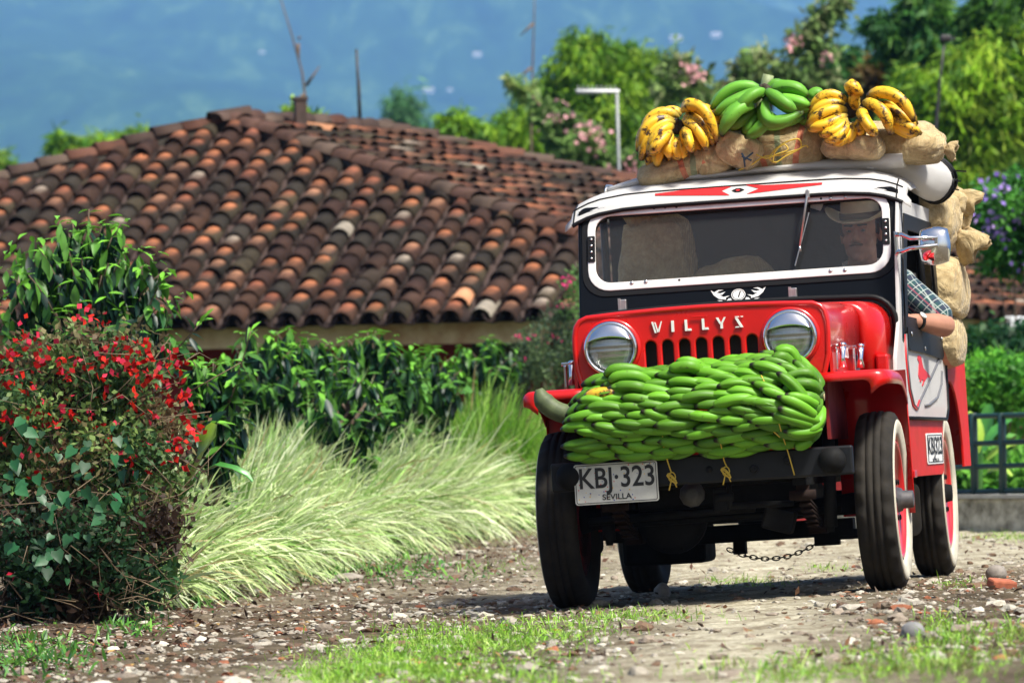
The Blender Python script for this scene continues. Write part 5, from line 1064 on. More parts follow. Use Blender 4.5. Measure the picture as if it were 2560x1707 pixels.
# ================================================================ SACKS
def burlap(name,stripes=False,seed=0):
    m=bpy.data.materials.new(name); t,b=nodes(m); N=t.nodes.new; L=t.links.new; b.inputs['Roughness'].default_value=.95; b.inputs['Specular IOR Level'].default_value=.1; b.inputs['Sheen Weight'].default_value=.15
    tc=N('ShaderNodeTexCoord')
    n=N('ShaderNodeTexNoise'); n.inputs['Scale'].default_value=22; n.inputs['Detail'].default_value=9; n.inputs['Roughness'].default_value=.8; L(tc.outputs['Object'],n.inputs['Vector'])
    r=N('ShaderNodeValToRGB'); e=r.color_ramp.elements; e[0].position=.32; e[0].color=(.40,.28,.13,1); e[1].position=.66; e[1].color=(.70,.56,.32,1); L(n.outputs['Fac'],r.inputs[0])
    w1=N('ShaderNodeTexWave'); w1.inputs['Scale'].default_value=62; w1.bands_direction='X'; w1.inputs['Distortion'].default_value=1.5; w1.inputs['Detail Scale'].default_value=2; L(tc.outputs['Object'],w1.inputs['Vector'])
    w2_=N('ShaderNodeTexWave'); w2_.inputs['Scale'].default_value=62; w2_.bands_direction='Z'; w2_.inputs['Distortion'].default_value=1.5; L(tc.outputs['Object'],w2_.inputs['Vector'])
    mu=N('ShaderNodeMath'); mu.operation='MULTIPLY'; L(w1.outputs['Fac'],mu.inputs[0]); L(w2_.outputs['Fac'],mu.inputs[1])
    mr=N('ShaderNodeMapRange'); mr.inputs['To Min'].default_value=.62; mr.inputs['To Max'].default_value=1.3; L(mu.outputs[0],mr.inputs['Value'])
    sc=N('ShaderNodeVectorMath'); sc.operation='SCALE'; L(r.outputs[0],sc.inputs[0]); L(mr.outputs[0],sc.inputs['Scale']); out=sc.outputs[0]
    if stripes:
        sp=N('ShaderNodeSeparateXYZ'); L(tc.outputs['Object'],sp.inputs[0]); 
        for off_,colr in ((stripes[0],(.62,.08,.06,1)),(stripes[1],(.10,.24,.15,1)),(stripes[2],(.62,.08,.06,1))):
            c=N('ShaderNodeMath'); c.operation='COMPARE'; c.inputs[1].default_value=off_; c.inputs[2].default_value=.012; tilt=N('ShaderNodeMath'); tilt.operation='MULTIPLY_ADD'; L(sp.outputs[2],tilt.inputs[0]); tilt.inputs[1].default_value=(-.25 if off_<stripes[1] else .25 if off_>stripes[1] else 0)*-1; L(sp.outputs[0],tilt.inputs[2]); L(tilt.outputs[0],c.inputs[0])
            fa=N('ShaderNodeMath'); fa.operation='MULTIPLY'; L(c.outputs[0],fa.inputs[0]); g=N('ShaderNodeMapRange'); g.inputs['From Min'].default_value=.35; g.inputs['From Max'].default_value=.6; g.inputs['To Max'].default_value=.85; L(mu.outputs[0],g.inputs['Value']); g.inputs['From Min'].default_value=0; g.inputs['To Min'].default_value=.35; L(g.outputs[0],fa.inputs[1])
            mx=N('ShaderNodeMix'); mx.data_type='RGBA'; L(fa.outputs[0],mx.inputs[0]); L(out,mx.inputs[6]); mx.inputs[7].default_value=colr; out=mx.outputs[2]
    L(out,b.inputs['Base Color'])
    bp=N('ShaderNodeBump'); bp.inputs['Strength'].default_value=.5; bp.inputs['Distance'].default_value=.002; L(mu.outputs[0],bp.inputs['Height'])
    n3=N('ShaderNodeTexNoise'); n3.inputs['Scale'].default_value=9; n3.inputs['Detail'].default_value=3; n3.inputs['Distortion'].default_value=1.2; L(tc.outputs['Object'],n3.inputs['Vector'])
    b2=N('ShaderNodeBump'); b2.inputs['Strength'].default_value=1; b2.inputs['Distance'].default_value=.035; L(n3.outputs['Fac'],b2.inputs['Height']); L(bp.outputs[0],b2.inputs['Normal']); L(b2.outputs[0],b.inputs['Normal'])
    return m
bur=burlap('burlap'); twine=mat('jute_twine',(.40,.28,.14),.9); yst=mat('yellow_string',(.60,.42,.05),.6); ystr2=mat('raffia',(.45,.33,.06),.7)
def sack(c,r,label,group=None,rot=(0,0,0),seed=0,m=None,neck=None,fold=.12,sq=.6):
    root=jthing('sack',(c[0],c[1],c[2]-r[2]),label,'sack',group); mb=MB(); R3=Matrix.Rotation(rot[0],3,'X')@Matrix.Rotation(rot[1],3,'Y')@Matrix.Rotation(rot[2],3,'Z')
    def fn(v,t,ph):
        u=Vector((v.x/r[0],v.y/r[1],v.z/r[2])); k=max(abs(u.x),abs(u.y),abs(u.z)); k2=u.length; f=1+(k2/k-1)*sq*.6; u=u*f
        w=Vector((u.x*r[0],u.y*r[1],u.z*r[2])); n=noise.noise(w*6+Vector((seed*3.1,0,0)))*.55+noise.noise(Vector((w.x*9,w.y*9,w.z*26))+Vector((seed,5,0)))*.20+noise.noise(w*32+Vector((seed,5,3)))*.08
        rg=abs(noise.noise(w*Vector((9,9,9)).x+Vector((0,seed*7,2))))
        return w*(1+fold*n-fold*.9*max(0,.18-rg)*3)
    mb.ell((0,0,r[2]),r,48,32,R3,fn); body=mb.build('sack_cloth',m or bur,root)
    if neck:
        for (p,d,l,w_) in neck:      # gathered cloth ear past the tie
            p=Vector(p)-Vector((c[0],c[1],c[2]-r[2])); d=Vector(d).normalized(); s=d.cross(Vector((0,1,.2))).normalized(); q=d.cross(s); rows=[]
            for i,(t_,ww) in enumerate(((-.35,1.1),(-.1,.55),(0,.30),(.12,.42),(.45,.85),(.8,1.05),(1.0,1.12))):
                row=[]
                for k in range(24):
                    a=2*math.pi*k/24; wv=1+.16*math.sin(5*a+seed+t_)+.1*math.sin(9*a); row.append(p+d*(l*t_+(.1*l*math.sin(4*a+seed) if i>4 else 0))+(s*math.cos(a)*ww*w_+q*math.sin(a)*ww*w_*.38)*wv)
                rows.append(row)
            e=MB(); e.grid(rows,True,True); e.build('sack_ear',m or bur,root,solid=.004)
            e=MB(); rr=[p+d*0+(s*math.cos(2*math.pi*k/16)*.33*w_+q*math.sin(2*math.pi*k/16)*.16*w_) for k in range(17)]; e.tube(rr,.005,6); e.build('tie',twine,root)
    return root
gR='sacks tied on the roof'
sack((-.235,1.20,1.742),(.21,.20,.062),'flat burlap sack at the left end of the roof under the spotted yellow plantains',gR,seed=1,m=burlap('burlap_striped_a',(.03,.06,.09)),rot=(0,-.20,0),fold=.16)
sack((-.10,1.12,1.765),(.085,.12,.070),'small folded burlap sack mouth between the left roof sack and the central one',gR,seed=2,fold=.2,rot=(0,-.2,0))
sack((.17,1.25,1.80),(.215,.20,.115),'big round burlap sack in the centre of the roof with red and green stripes',gR,seed=3,m=burlap('burlap_striped_b',(-.05,.0,.055)),fold=.10)
sack((.01,1.07,1.795),(.10,.10,.075),'creased burlap sack corner leaning left of the striped central sack',gR,seed=4,fold=.2,rot=(0,.5,0))
sack((.475,1.10,1.775),(.13,.14,.055),'folded burlap sack under the right yellow plantains',gR,seed=5,fold=.2,rot=(0,.1,0))
sack((.675,1.28,1.775),(.165,.18,.078),'burlap sack with a red mark at the right end of the roof',gR,seed=6,m=burlap('burlap_striped_c',(-.09,9,9)),fold=.12,rot=(0,.12,0),neck=[((.83,1.25,1.75),(1,-.2,-.3),.05,.035)])
sack((.35,1.6,1.80),(.45,.22,.11),'long burlap sack lying behind the front row on the roof',gR,seed=7)
gS='sacks stacked along the side of the load bed'
sack((.69,1.98,1.49),(.13,.26,.14),'burlap sack hanging under the rolled curtain beside the mirror',gS,seed=11,rot=(0,.2,0),neck=[((.80,1.95,1.43),(.75,-.1,-.75),.12,.065)],fold=.14)
sack((.76,2.06,1.55),(.085,.15,.09),'upper right burlap sack with frayed ear behind the mirror',gS,seed=12,rot=(0,.5,0),neck=[((.80,2.0,1.60),(.7,0,-.5),.10,.05),((.83,2.02,1.45),(.45,-.1,-.9),.11,.05)],fold=.2)
sack((.69,2.08,1.205),(.135,.28,.15),'round pale burlap sack behind the driver elbow',gS,seed=13,fold=.08)
sack((.67,2.08,.985),(.130,.28,.12),'lowest burlap sack resting on the red tub side',gS,seed=14,m=burlap('burlap_marked',(9,9,.06)),fold=.09)
gI='sacks inside the cab'
sack((-.40,1.42,1.32),(.165,.22,.27),'tall tied burlap sack inside the cab on the passenger side',gI,seed=21,fold=.16,neck=[((-.42,1.30,1.50),(-.2,-.2,1),.08,.07)])
sack((-.14,1.45,1.16),(.26,.20,.20),'rounded burlap sack leaning in the middle of the cab',gI,seed=22,fold=.10,rot=(0,-.3,0))
sack((-.30,1.14,1.20),(.12,.10,.07),'low folded burlap sack behind the bottom of the windshield',gI,seed=23,fold=.2)
sack((0,2.25,1.0),(.55,.36,.38),'large burlap sack filling the load bed',None,seed=24)
sack((.0,2.15,1.45),(.5,.3,.16),'burlap sack stacked on top of the load bed behind the seats',None,seed=25)
# strings on the roof sacks
t_=jthing('string',(.2,1.0,1.75),'tangle of yellow string over the central striped sack','string'); mb=MB(); base=Vector((.2,1.0,1.75)); rs=random.Random(3)
P=[Vector(jy(1300+u*.5357,150+v*.5357,1.005))-base for u,v in [(1020,515),(1080,490),(1130,455),(1170,448),(1210,445),(1260,430),(1310,410),(1300,370),(1240,385),(1190,420),(1165,460),(1195,478),(1240,450),(1290,425),(1330,400),(1345,408)]]
def smooth(P,n=5):
    out=[]
    for i in range(len(P)-1):
        p0=P[max(i-1,0)];p1=P[i];p2=P[i+1];p3=P[min(i+2,len(P)-1)]
        for k in range(n):
            t=k/n; out.append(.5*((2*p1)+(p2-p0)*t+(2*p0-5*p1+4*p2-p3)*t*t+(3*p1-p0-3*p2+p3)*t**3))
    return out+[P[-1]]
mb.tube(smooth(P),.0032,5)
P=[Vector(jy(1300+u*.5357,150+v*.5357,1.0))-base for u,v in [(1100,440),(1150,460),(1200,440),(1250,420),(1230,395),(1190,430),(1180,480)]]; mb.tube(smooth(P),.003,5); mb.build('cord',yst,t_)
t_=jthing('string',(.0,.95,1.78),'dark blue knotted string on the left corner of the central sack','string'); base=Vector((.0,.95,1.78)); mb=MB()
for L_ in ([(1035,435),(1045,455),(1050,500)],[(1088,432),(1060,455),(1045,470)],[(1035,450),(1060,460),(1080,470)]): mb.tube([Vector(jy(1300+u*.5357,150+v*.5357,.955))-base for u,v in L_],.004,5)
mb.build('cord',mat('blue_cord',(.02,.05,.08),.7),t_)
# ================================================================ PLANTAINS
gb=bpy.data.materials.new('plantain_green'); t,b=nodes(gb); N=t.nodes.new; L=t.links.new
a=N('ShaderNodeAttribute'); a.attribute_name='Col'; oi=N('ShaderNodeObjectInfo'); tc=N('ShaderNodeTexCoord')
n=N('ShaderNodeTexNoise'); n.inputs['Scale'].default_value=28; n.inputs['Detail'].default_value=6; n.inputs['Roughness'].default_value=.7; ad=N('ShaderNodeVectorMath'); L(tc.outputs['Object'],ad.inputs[0]); L(oi.outputs['Random'],ad.inputs[1]); L(ad.outputs[0],n.inputs['Vector'])
r=N('ShaderNodeValToRGB'); e=r.color_ramp.elements; e[0].position=.60; e[0].color=(0,0,0,1); e[1].position=.70; e[1].color=(.8,.8,.8,1); L(n.outputs['Fac'],r.inputs[0])
hs=N('ShaderNodeHueSaturation'); mr=N('ShaderNodeMapRange'); mr.inputs['To Min'].default_value=.62; mr.inputs['To Max'].default_value=1.35; L(oi.outputs['Random'],mr.inputs['Value']); L(mr.outputs[0],hs.inputs['Value']); L(a.outputs['Color'],hs.inputs['Color'])
mx=N('ShaderNodeMix'); mx.data_type='RGBA'; L(r.outputs[0],mx.inputs[0]); L(hs.outputs[0],mx.inputs[6]); mx.inputs[7].default_value=(.035,.035,.012,1); L(mx.outputs[2],b.inputs['Base Color']); b.inputs['Roughness'].default_value=.5; b.inputs['Specular IOR Level'].default_value=.35
yb=bpy.data.materials.new('plantain_yellow'); t,b=nodes(yb); N=t.nodes.new; L=t.links.new
a=N('ShaderNodeAttribute'); a.attribute_name='Col'; tc=N('ShaderNodeTexCoord')
n=N('ShaderNodeTexNoise'); n.inputs['Scale'].default_value=24; n.inputs['Detail'].default_value=7; n.inputs['Roughness'].default_value=.72; L(tc.outputs['Object'],n.inputs['Vector'])
r=N('ShaderNodeValToRGB'); e=r.color_ramp.elements; e[0].position=.51; e[0].color=(0,0,0,1); e[1].position=.60; e[1].color=(1,1,1,1); L(n.outputs['Fac'],r.inputs[0])
mx=N('ShaderNodeMix'); mx.data_type='RGBA'; L(r.outputs[0],mx.inputs[0]); L(a.outputs['Color'],mx.inputs[6]); mx.inputs[7].default_value=(.05,.022,.008,1); L(mx.outputs[2],b.inputs['Base Color']); b.inputs['Roughness'].default_value=.45
def banana_mesh(P,R,cols,name='banana',n=10,tipd=.09):
    """P: centre line; angular five-sided-ish section, stalk end first, dark tip last"""
    m=MB(); rr=[]; N_=len(P)
    for i in range(N_):
        t=i/(N_-1); f=min(1,(t/.16))**.6*.72+.28; 
        if t>.70: f=1-((t-.70)/.30)**1.7*.70
        if t<.08: f=.34
        rr.append(R*f)
    Pv=[Vector(p) for p in P]; m.tube(Pv,rr,n)
    V=[]; cl=[]
    for i in range(N_):
        c=Pv[i]
        for k in range(n):
            v=Vector(m.V[i*n+k]); d=v-c; q=1+(.16 if k%2==0 else -.10); V.append(c+d*q)
            t=i/(N_-1); base=np.array(cols[0]); 
            if t>1-tipd: base=np.array(cols[1])
            elif t>1-tipd*2: base=base*.6+np.array(cols[2])*.4
            elif t<.10: base=np.array(cols[2])
            else: base=base*(1.12 if k%2==0 else .95)
            cl.append(base)
    me=bpy.data.meshes.new(name); me.from_pydata([tuple(v) for v in V],[],m.F); me.update(); me.polygons.foreach_set('use_smooth',[True]*len(me.polygons))
    at_=me.color_attributes.new('Col','FLOAT_COLOR','POINT'); c4=np.ones((len(cl),4),dtype=np.float32); c4[:,:3]=np.array(cl); at_.data.foreach_set('color',c4.ravel()); return me
def arc(L,bend,n=18):
    P=[]
    for i in range(n):
        t=i/(n-1); P.append((L*(t-.5)*-1,0,bend*(1-(2*t-1)**2)))   # stalk end at +x, tip at -x, belly up
    return P
GCOL=((.095,.265,.012),(.02,.016,.010),(.10,.24,.02))
bms=[]
for k,(L_,bd,R_b) in enumerate([(.185,.022,.0225),(.175,.028,.0215),(.195,.018,.023),(.165,.024,.021),(.20,.034,.0225)]):
    me=banana_mesh(arc(L_,bd),R_b*.88,GCOL,tipd=.10); me.materials.append(gb); bms.append(me)
def bunch_surf(x,th):
    """surface of the tied bundle: th=0 top, 90deg facing forward, 160deg underneath"""
    e=min(1,max(0,(x+.56)/.22)); e2=min(1,max(0,(.52-x)/.16)); f=(1-(1-e)**2.4)*.5+.5; f2=(1-(1-e2)**2)*.55+.45
    top=np.interp(x,[-.55,-.36,-.07,.1,.3,.38,.48],[.73,.865,.892,.902,.908,.885,.81]); bot=.563
    cz=(top+bot)/2; h=(top-bot)/2*(1 if x>-.5 else .9); dep=.165*min(f,f2)/.9
    return Vector((x,-.565-dep*math.sin(th),cz+h*math.cos(th)))
def green_bunch(label,x0,x1,seed,flip=False):
    c=Vector(((x0+x1)/2,-.56,.57)); root=jthing('plantain_bunch',c,label,'plantains','green plantain bunches tied on the bumper'); rs=random.Random(seed); cnt=0
    th0,th1=R_(-28),R_(158); nrow=16
    for j in range(nrow):
        th=th0+(th1-th0)*(j+.5)/nrow; step=.083; k=0; x=x0+(.5 if j%2 else 0)*step+rs.uniform(-.012,.012)
        while x<x1:
            xx=x+rs.uniform(-.012,.012); tt=th+rs.uniform(-.03,.03)+.10*math.sin(xx*9+1); p=bunch_surf(xx,tt); pn=bunch_surf(xx,tt+.02); px_=bunch_surf(xx+.01,tt)
            ex=(px_-p).normalized(); et=(pn-p).normalized(); nn=et.cross(ex); 
            if nn.y>0 and abs(th-R_(90))<1: nn=-nn
            if (p-Vector((xx,-.50,p.z*0+.745))).dot(nn)<0: nn=-nn
            lift=.27+rs.uniform(-.09,.12); tilt=-.12+rs.uniform(-.15,.15)+(-.16 if xx<-.1 and th>R_(75) else 0)+(-.25 if xx>.25 and th>R_(70) else 0)
            if xx>.40: tilt+=-.35*math.copysign(1,th-R_(80))*-1
            ax=(ex*math.cos(tilt)-et*math.sin(tilt)*-1*-1).normalized(); ax=(ax*math.cos(lift)-nn*math.sin(lift)).normalized()   # +x end (stalk) sinks inward, tip lifts
            up=(nn-ax*nn.dot(ax)).normalized(); up=(up+et*rs.uniform(-.9,.1)).normalized(); up=(up-ax*up.dot(ax)).normalized(); yv=up.cross(ax)
            o=bpy.data.objects.new('banana',bms[rs.randint(0,4)]); C.objects.link(o); o.parent=root
            Mx=Matrix([ax,yv,up]).transposed().to_4x4(); Mx.translation=p-nn*.018-c; sc=rs.uniform(.84,1.1); o.matrix_local=Mx@Matrix.Scale(sc,4); cnt+=1
            x+=step*rs.uniform(.92,1.08)
            if cnt>=98: break
    m=MB(); xs_=[x0+(x1-x0)*k/6 for k in range(7)]
    m.tube([(x-c.x,-.565-c.y,.745-c.z) for x in xs_],[.09]+[.115]*5+[.09],14); m.build('shade_core',mat('shaded_green',(.008,.03,.006),.6,var=.5,scale=20),root)  # dark filler core, painted shade for the gaps between plantains
    return root,c
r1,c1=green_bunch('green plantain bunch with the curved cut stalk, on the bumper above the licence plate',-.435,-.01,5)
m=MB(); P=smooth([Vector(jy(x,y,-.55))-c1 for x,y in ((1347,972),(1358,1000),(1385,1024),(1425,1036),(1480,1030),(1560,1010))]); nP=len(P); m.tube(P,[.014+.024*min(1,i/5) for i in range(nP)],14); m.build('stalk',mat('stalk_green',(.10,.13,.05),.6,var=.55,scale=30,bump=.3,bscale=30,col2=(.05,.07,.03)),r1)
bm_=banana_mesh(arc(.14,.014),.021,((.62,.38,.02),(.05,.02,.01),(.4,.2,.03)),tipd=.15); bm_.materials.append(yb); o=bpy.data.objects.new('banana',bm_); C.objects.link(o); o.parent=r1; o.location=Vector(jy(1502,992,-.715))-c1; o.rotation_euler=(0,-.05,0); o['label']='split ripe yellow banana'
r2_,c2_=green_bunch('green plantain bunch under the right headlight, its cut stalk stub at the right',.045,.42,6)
m=MB(); P=[Vector(jy(x,y,-.56))-c2_ for x,y in ((1960,985),(2030,986),(2060,990))]; m.tube(P,[.022,.018,.018],12); m.build('stalk',mat('stalk_dark',(.06,.10,.03),.6),r2_)
m=MB(); m.lathe([(0,.0182),(.002,.017),(.002,0)],P[-1],(1,0,0),12); m.build('stalk_cut',mat('cut_wood',(.45,.36,.2),.8),r2_)
# curved fingers closing the right end and the top
def curl(root,c,pts,R=.021,col=GCOL,m_=None,y=-.60,tip=.05):
    P=smooth([Vector(jy(px,py,yy))-c for px,py,yy in pts],4); me=banana_mesh(P,R,col,tipd=tip); me.materials.append(m_ or gb); o=bpy.data.objects.new('banana',me); C.objects.link(o); o.parent=root; return o
for pts in [[(1990,930,-.60),(1960,892,-.64),(1930,900,-.66)],[(1995,915,-.58),(1975,878,-.60),(1935,878,-.62)],[(2040,965,-.60),(2025,935,-.66),(1985,935,-.68),(1950,952,-.70)],[(2045,985,-.60),(2030,962,-.68),(1990,960,-.70),(1955,978,-.71)],[(2042,1015,-.60),(2030,995,-.69),(1990,990,-.71),(1965,1000,-.71)],[(2040,950,-.58),(2020,925,-.60),(1985,925,-.63),(1945,945,-.68)],
            [(2050,1015,-.60),(2052,1045,-.66),(2035,1068,-.69),(2010,1078,-.71)],[(2030,1075,-.58),(2015,1105,-.65),(1985,1118,-.67)],[(2045,1050,-.56),(2035,1085,-.62),(2000,1105,-.66)],[(2020,1030,-.66),(2000,1050,-.71),(1970,1065,-.73)],[(2042,1000,-.56),(2045,1015,-.62),(2030,1022,-.68),(1985,1020,-.72)]]: curl(r2_,c2_,pts)
for pts in [[(1760,925,-.62),(1730,905,-.66),(1690,905,-.66)],[(1755,935,-.64),(1730,915,-.70),(1690,918,-.70),(1678,930,-.70)],[(1625,950,-.62),(1590,925,-.66),(1540,922,-.68),(1510,938,-.68)],[(1628,965,-.66),(1595,940,-.70),(1545,940,-.71),(1522,955,-.71)],[(1622,985,-.68),(1600,968,-.73),(1560,965,-.73),(1535,972,-.72)]]: curl(r1,c1,pts)
# strings round the bundle
for lb,PP,knot in [('yellow raffia string knotted just right of the licence plate',[(1655,1075,-.735),(1660,1120,-.70),(1668,1150,-.66),(1678,1180,-.64)],(1680,1192)),('yellow raffia string with a bow knot in the middle of the bumper',[(1772,1005,-.745),(1777,1060,-.74),(1800,1105,-.72),(1810,1150,-.65),(1817,1165,-.64)],(1815,1178)),('long yellow raffia string on the right end of the green plantains',[(1903,938,-.72),(1935,1010,-.75),(1952,1075,-.74),(1970,1130,-.66),(1986,1187,-.635)],None),('thin yellow raffia string slanting across the green plantains',[(1854,955,-.73),(1862,1000,-.75),(1900,1045,-.75),(1950,1093,-.73)],None)]:
    b0=Vector(jy(*PP[0])); root=jthing('string',b0,lb,'string','raffia strings round the green plantains'); mb=MB(); mb.tube(smooth([Vector(jy(*q))-b0 for q in PP]),.0026,5)
    if knot:
        kc=Vector(jy(*knot,-.645))-b0
        for k in range(3): mb.tube([kc+Vector((.013*math.cos(a+k)*(1+.2*k),-.004*k,.018*math.sin(a)-.004*k)) for a in [2*math.pi*q/12 for q in range(13)]],.0024,5)
        mb.tube([kc,kc+Vector((-.014,-.002,-.05))],.0026,5); mb.tube([kc,kc+Vector((.016,-.002,-.04))],.0024,5)
    mb.build('cord',yst,root)
# ---- roof hands
YCOL=((.74,.44,.018),(.05,.025,.01),(.42,.30,.05)); G2=((.12,.34,.03),(.02,.015,.01),(.10,.26,.03))
def hand(name,label,core,fingers,col,m_,R=.0205,yc=1.06,extra=None):
    b0=Vector(jy(*core,yc)); root=jthing('plantain_bunch',b0,label,'plantains','plantain bunches on the roof')
    jr=random.Random(len(fingers)); J=lambda p: (p[0]+jr.uniform(-16,16),p[1]+jr.uniform(-4,16))
    fingers=fingers+[(f[0],J(f[1]),J(f[2]),(f[3] if len(f)>3 else 1)*.7,(f[4] if len(f)>4 else 0)+.045,(f[5] if len(f)>5 else 1)) for f in fingers]
    for f in fingers:
        y_=[yc-.02,yc-.07*f[3] if len(f)>3 else yc-.07,yc-.06*f[3] if len(f)>3 else yc-.06]
        P=[Vector(jy(1300+u*.5357,150+v*.5357,y_[i]+(f[4] if len(f)>4 else 0)))-b0 for i,(u,v) in enumerate(f[:3])]
        Q=[P[0]*(1-t)**2+(P[1]*2-(P[0]+P[2])/2)*2*t*(1-t)+P[2]*t*t for t in [k/11 for k in range(12)]]
        me=banana_mesh(Q,R*(f[5] if len(f)>5 else 1),col,tipd=.085); me.materials.append(m_); o=bpy.data.objects.new('banana',me); C.objects.link(o); o.parent=root
    m=MB(); rr=random.Random(len(fingers))
    for k in range(9): a=rr.uniform(0,6.3); m.tube([(0,-.01,0),(math.cos(a)*.03,-.03,math.sin(a)*.03)],[.014,.008],6)
    m.ell((0,.0,0),(.028,.03,.034),12,8); m.build('crown_stub',mat('dried_stub',(.05,.035,.02),.9,var=.5,scale=40,bump=.5),root)
    return root,b0
Y1=[((742,268),(640,250),(565,345),.6,.06),((745,265),(690,238),(570,300),.2,.09),((722,282),(605,300),(562,425)),((722,290),(620,330),(560,470),.9,-.01),((715,310),(650,340),(595,440),1.2,-.04),((705,330),(650,385),(610,435),1.3,-.06),
    ((712,350),(690,400),(700,460),1,-.02),((730,365),(725,420),(745,465),1,-.01),((745,360),(755,420),(765,455),.9,0),((770,320),(785,370),(800,430),1.3,-.05,.95),((690,400),(650,430),(640,500),.7,0),((680,420),(620,440),(598,500),.5,.03),((735,400),(715,440),(690,480),.6,.02),
    ((760,280),(830,330),(870,425),1.1,-.03),((765,270),(840,290),(905,400),.8,0),((755,240),(850,225),(920,385),1.2,-.02,1.1),((770,235),(880,235),(932,300),.5,.06),((830,300),(890,350),(940,410),.6,.05),((810,340),(840,400),(880,430),.4,.05),((790,330),(820,390),(835,440),.5,.03),((900,300),(935,360),(930,425),.3,.08)]
hand('y','spotted yellow plantain bunch at the left end of the roof load',(1300+735*.5357,150+312*.5357),Y1,YCOL,yb)
Y2=[((1535,215),(1440,160),(1345,240),.7,.04),((1530,225),(1430,205),(1345,280),.9,.02),((1525,240),(1430,240),(1340,310),1.1,-.01,1.08),((1525,255),(1430,300),(1350,320),1.1,-.04),((1525,275),(1470,330),(1405,345),1.2,-.05),((1530,290),(1490,350),(1420,375),1.2,-.05,.95),((1540,300),(1515,360),(1460,395),1.1,-.03,.95),((1555,295),(1550,350),(1515,385),1,-.02,.9),((1570,285),(1585,320),(1580,350),.9,-.02,.85),
    ((1590,225),(1615,290),(1670,355),1.3,-.05,1.05),((1600,200),(1690,235),(1725,340),1.1,-.04,1.12),((1610,190),(1700,250),(1740,345),.8,.0),((1620,170),(1750,165),(1840,290),1,-.02,1.12),((1680,200),(1770,250),(1850,310),.8,.02),((1660,220),(1760,280),(1865,330),.6,.03),((1730,290),(1800,305),(1868,340),.9,-.01),((1740,300),(1800,325),(1860,350),.7,-.02),((1560,170),(1545,120),(1600,165),1.0,-.02,1.15),((1570,230),(1560,180),(1590,150),.8,.0)]
hand('y','large spotted yellow plantain bunch at the right of the roof load',(1300+1545*.5357,150+235*.5357),Y2,YCOL,yb)
Gf=[((1130,145),(1000,130),(890,235),.6,.05,1.1),((1130,150),(1020,185),(905,255),.9,0,1.15),((1125,160),(1040,210),(935,270),1,-.02,1.05),((1140,150),(1075,170),(1000,260),1.2,-.05,1.1),((1090,215),(1010,240),(935,350),1.3,-.06,1.3),((1100,230),(1040,280),(970,320),.9,0,1.1),((1110,225),(1145,290),(1050,362),1.2,-.04,1.2),((1120,240),(1080,300),(1040,345),.8,.0,1.1),
    ((1150,145),(1220,190),(1290,240),1.3,-.06,1.15),((1148,180),(1170,290),(1310,245),1.4,-.06,1.2),((1165,150),(1260,125),(1345,170),.6,.05,1.15),((1210,185),(1280,190),(1355,215),.7,.03,1.1),((1260,210),(1320,215),(1360,240),.6,.05,1.1),((1160,160),(1190,115),(1240,140),.3,.10,1.1),((1190,130),(1230,120),(1290,140),.2,.12),((1350,185),(1380,155),(1410,175),.2,.14,1.1),((1160,240),(1200,290),(1330,270),.5,.04,1.1),((1250,250),(1310,270),(1350,300),.4,.06)]
rt,b0=hand('g','green plantain bunch with an upright pale stalk at the top of the load',(1300+1145*.5357,150+150*.5357),Gf,G2,gb)
m=MB(); P=[Vector(jy(1300+u*.5357,150+v*.5357,1.16))-b0 for u,v in ((1125,330),(1130,180),(1148,120),(1160,70))]; m.tube(P,[.03,.030,.0235,.0225],14); m.build('stalk',mat('pale_stalk',(.28,.34,.16),.6,var=.4,scale=20,bump=.3,bscale=25),rt)
m=MB(); 
m.tube([P[1].lerp(P[2],.62)+Vector((math.cos(a)*.028,math.sin(a)*.028,.004*math.sin(a))) for a in [2*math.pi*k/14 for k in range(15)]],.006,6); m.build('binding',mat('dark_cord',(.02,.02,.02),.8),rt)
# ================================================================ DRIVER
skin=mat('skin',(.42,.20,.13),.55,var=.15,scale=18); shirt_m=bpy.data.materials.new('plaid_shirt'); t,b=nodes(shirt_m); b.inputs['Roughness'].default_value=.85; N=t.nodes.new; L=t.links.new
tc=N('ShaderNodeTexCoord'); mp=N('ShaderNodeMapping'); mp.inputs['Rotation'].default_value=(.3,.75,.2); L(tc.outputs['Object'],mp.inputs[0]); sp=N('ShaderNodeSeparateXYZ'); L(mp.outputs[0],sp.inputs[0]); prev=None
base=N('ShaderNodeRGB'); base.outputs[0].default_value=(.012,.045,.065,1); prev=base.outputs[0]
for ax_,per,w_,colr in ((0,.045,.42,(.01,.07,.06,1)),(2,.045,.42,(.02,.015,.05,1)),(0,.030,.13,(.40,.45,.42,1)),(2,.030,.13,(.40,.45,.42,1)),(1,.030,.13,(.40,.45,.42,1)),(0,.062,.10,(.35,.08,.12,1))):
    mo=N('ShaderNodeMath'); mo.operation='PINGPONG'; mo.inputs[1].default_value=per/2; L(sp.outputs[ax_],mo.inputs[0]); lt_=N('ShaderNodeMath'); lt_.operation='LESS_THAN'; lt_.inputs[1].default_value=per*w_/2; L(mo.outputs[0],lt_.inputs[0])
    f_=N('ShaderNodeMath'); f_.operation='MULTIPLY'; f_.inputs[1].default_value=.65; L(lt_.outputs[0],f_.inputs[0]); mx=N('ShaderNodeMix'); mx.data_type='RGBA'; L(f_.outputs[0],mx.inputs[0]); L(prev,mx.inputs[6]); mx.inputs[7].default_value=colr; prev=mx.outputs[2]
L(prev,b.inputs['Base Color'])
PB=Vector((.44,1.45,.79)); driver=jthing('person',PB,'man in a pale hat and plaid shirt driving with his elbow out of the window','person')
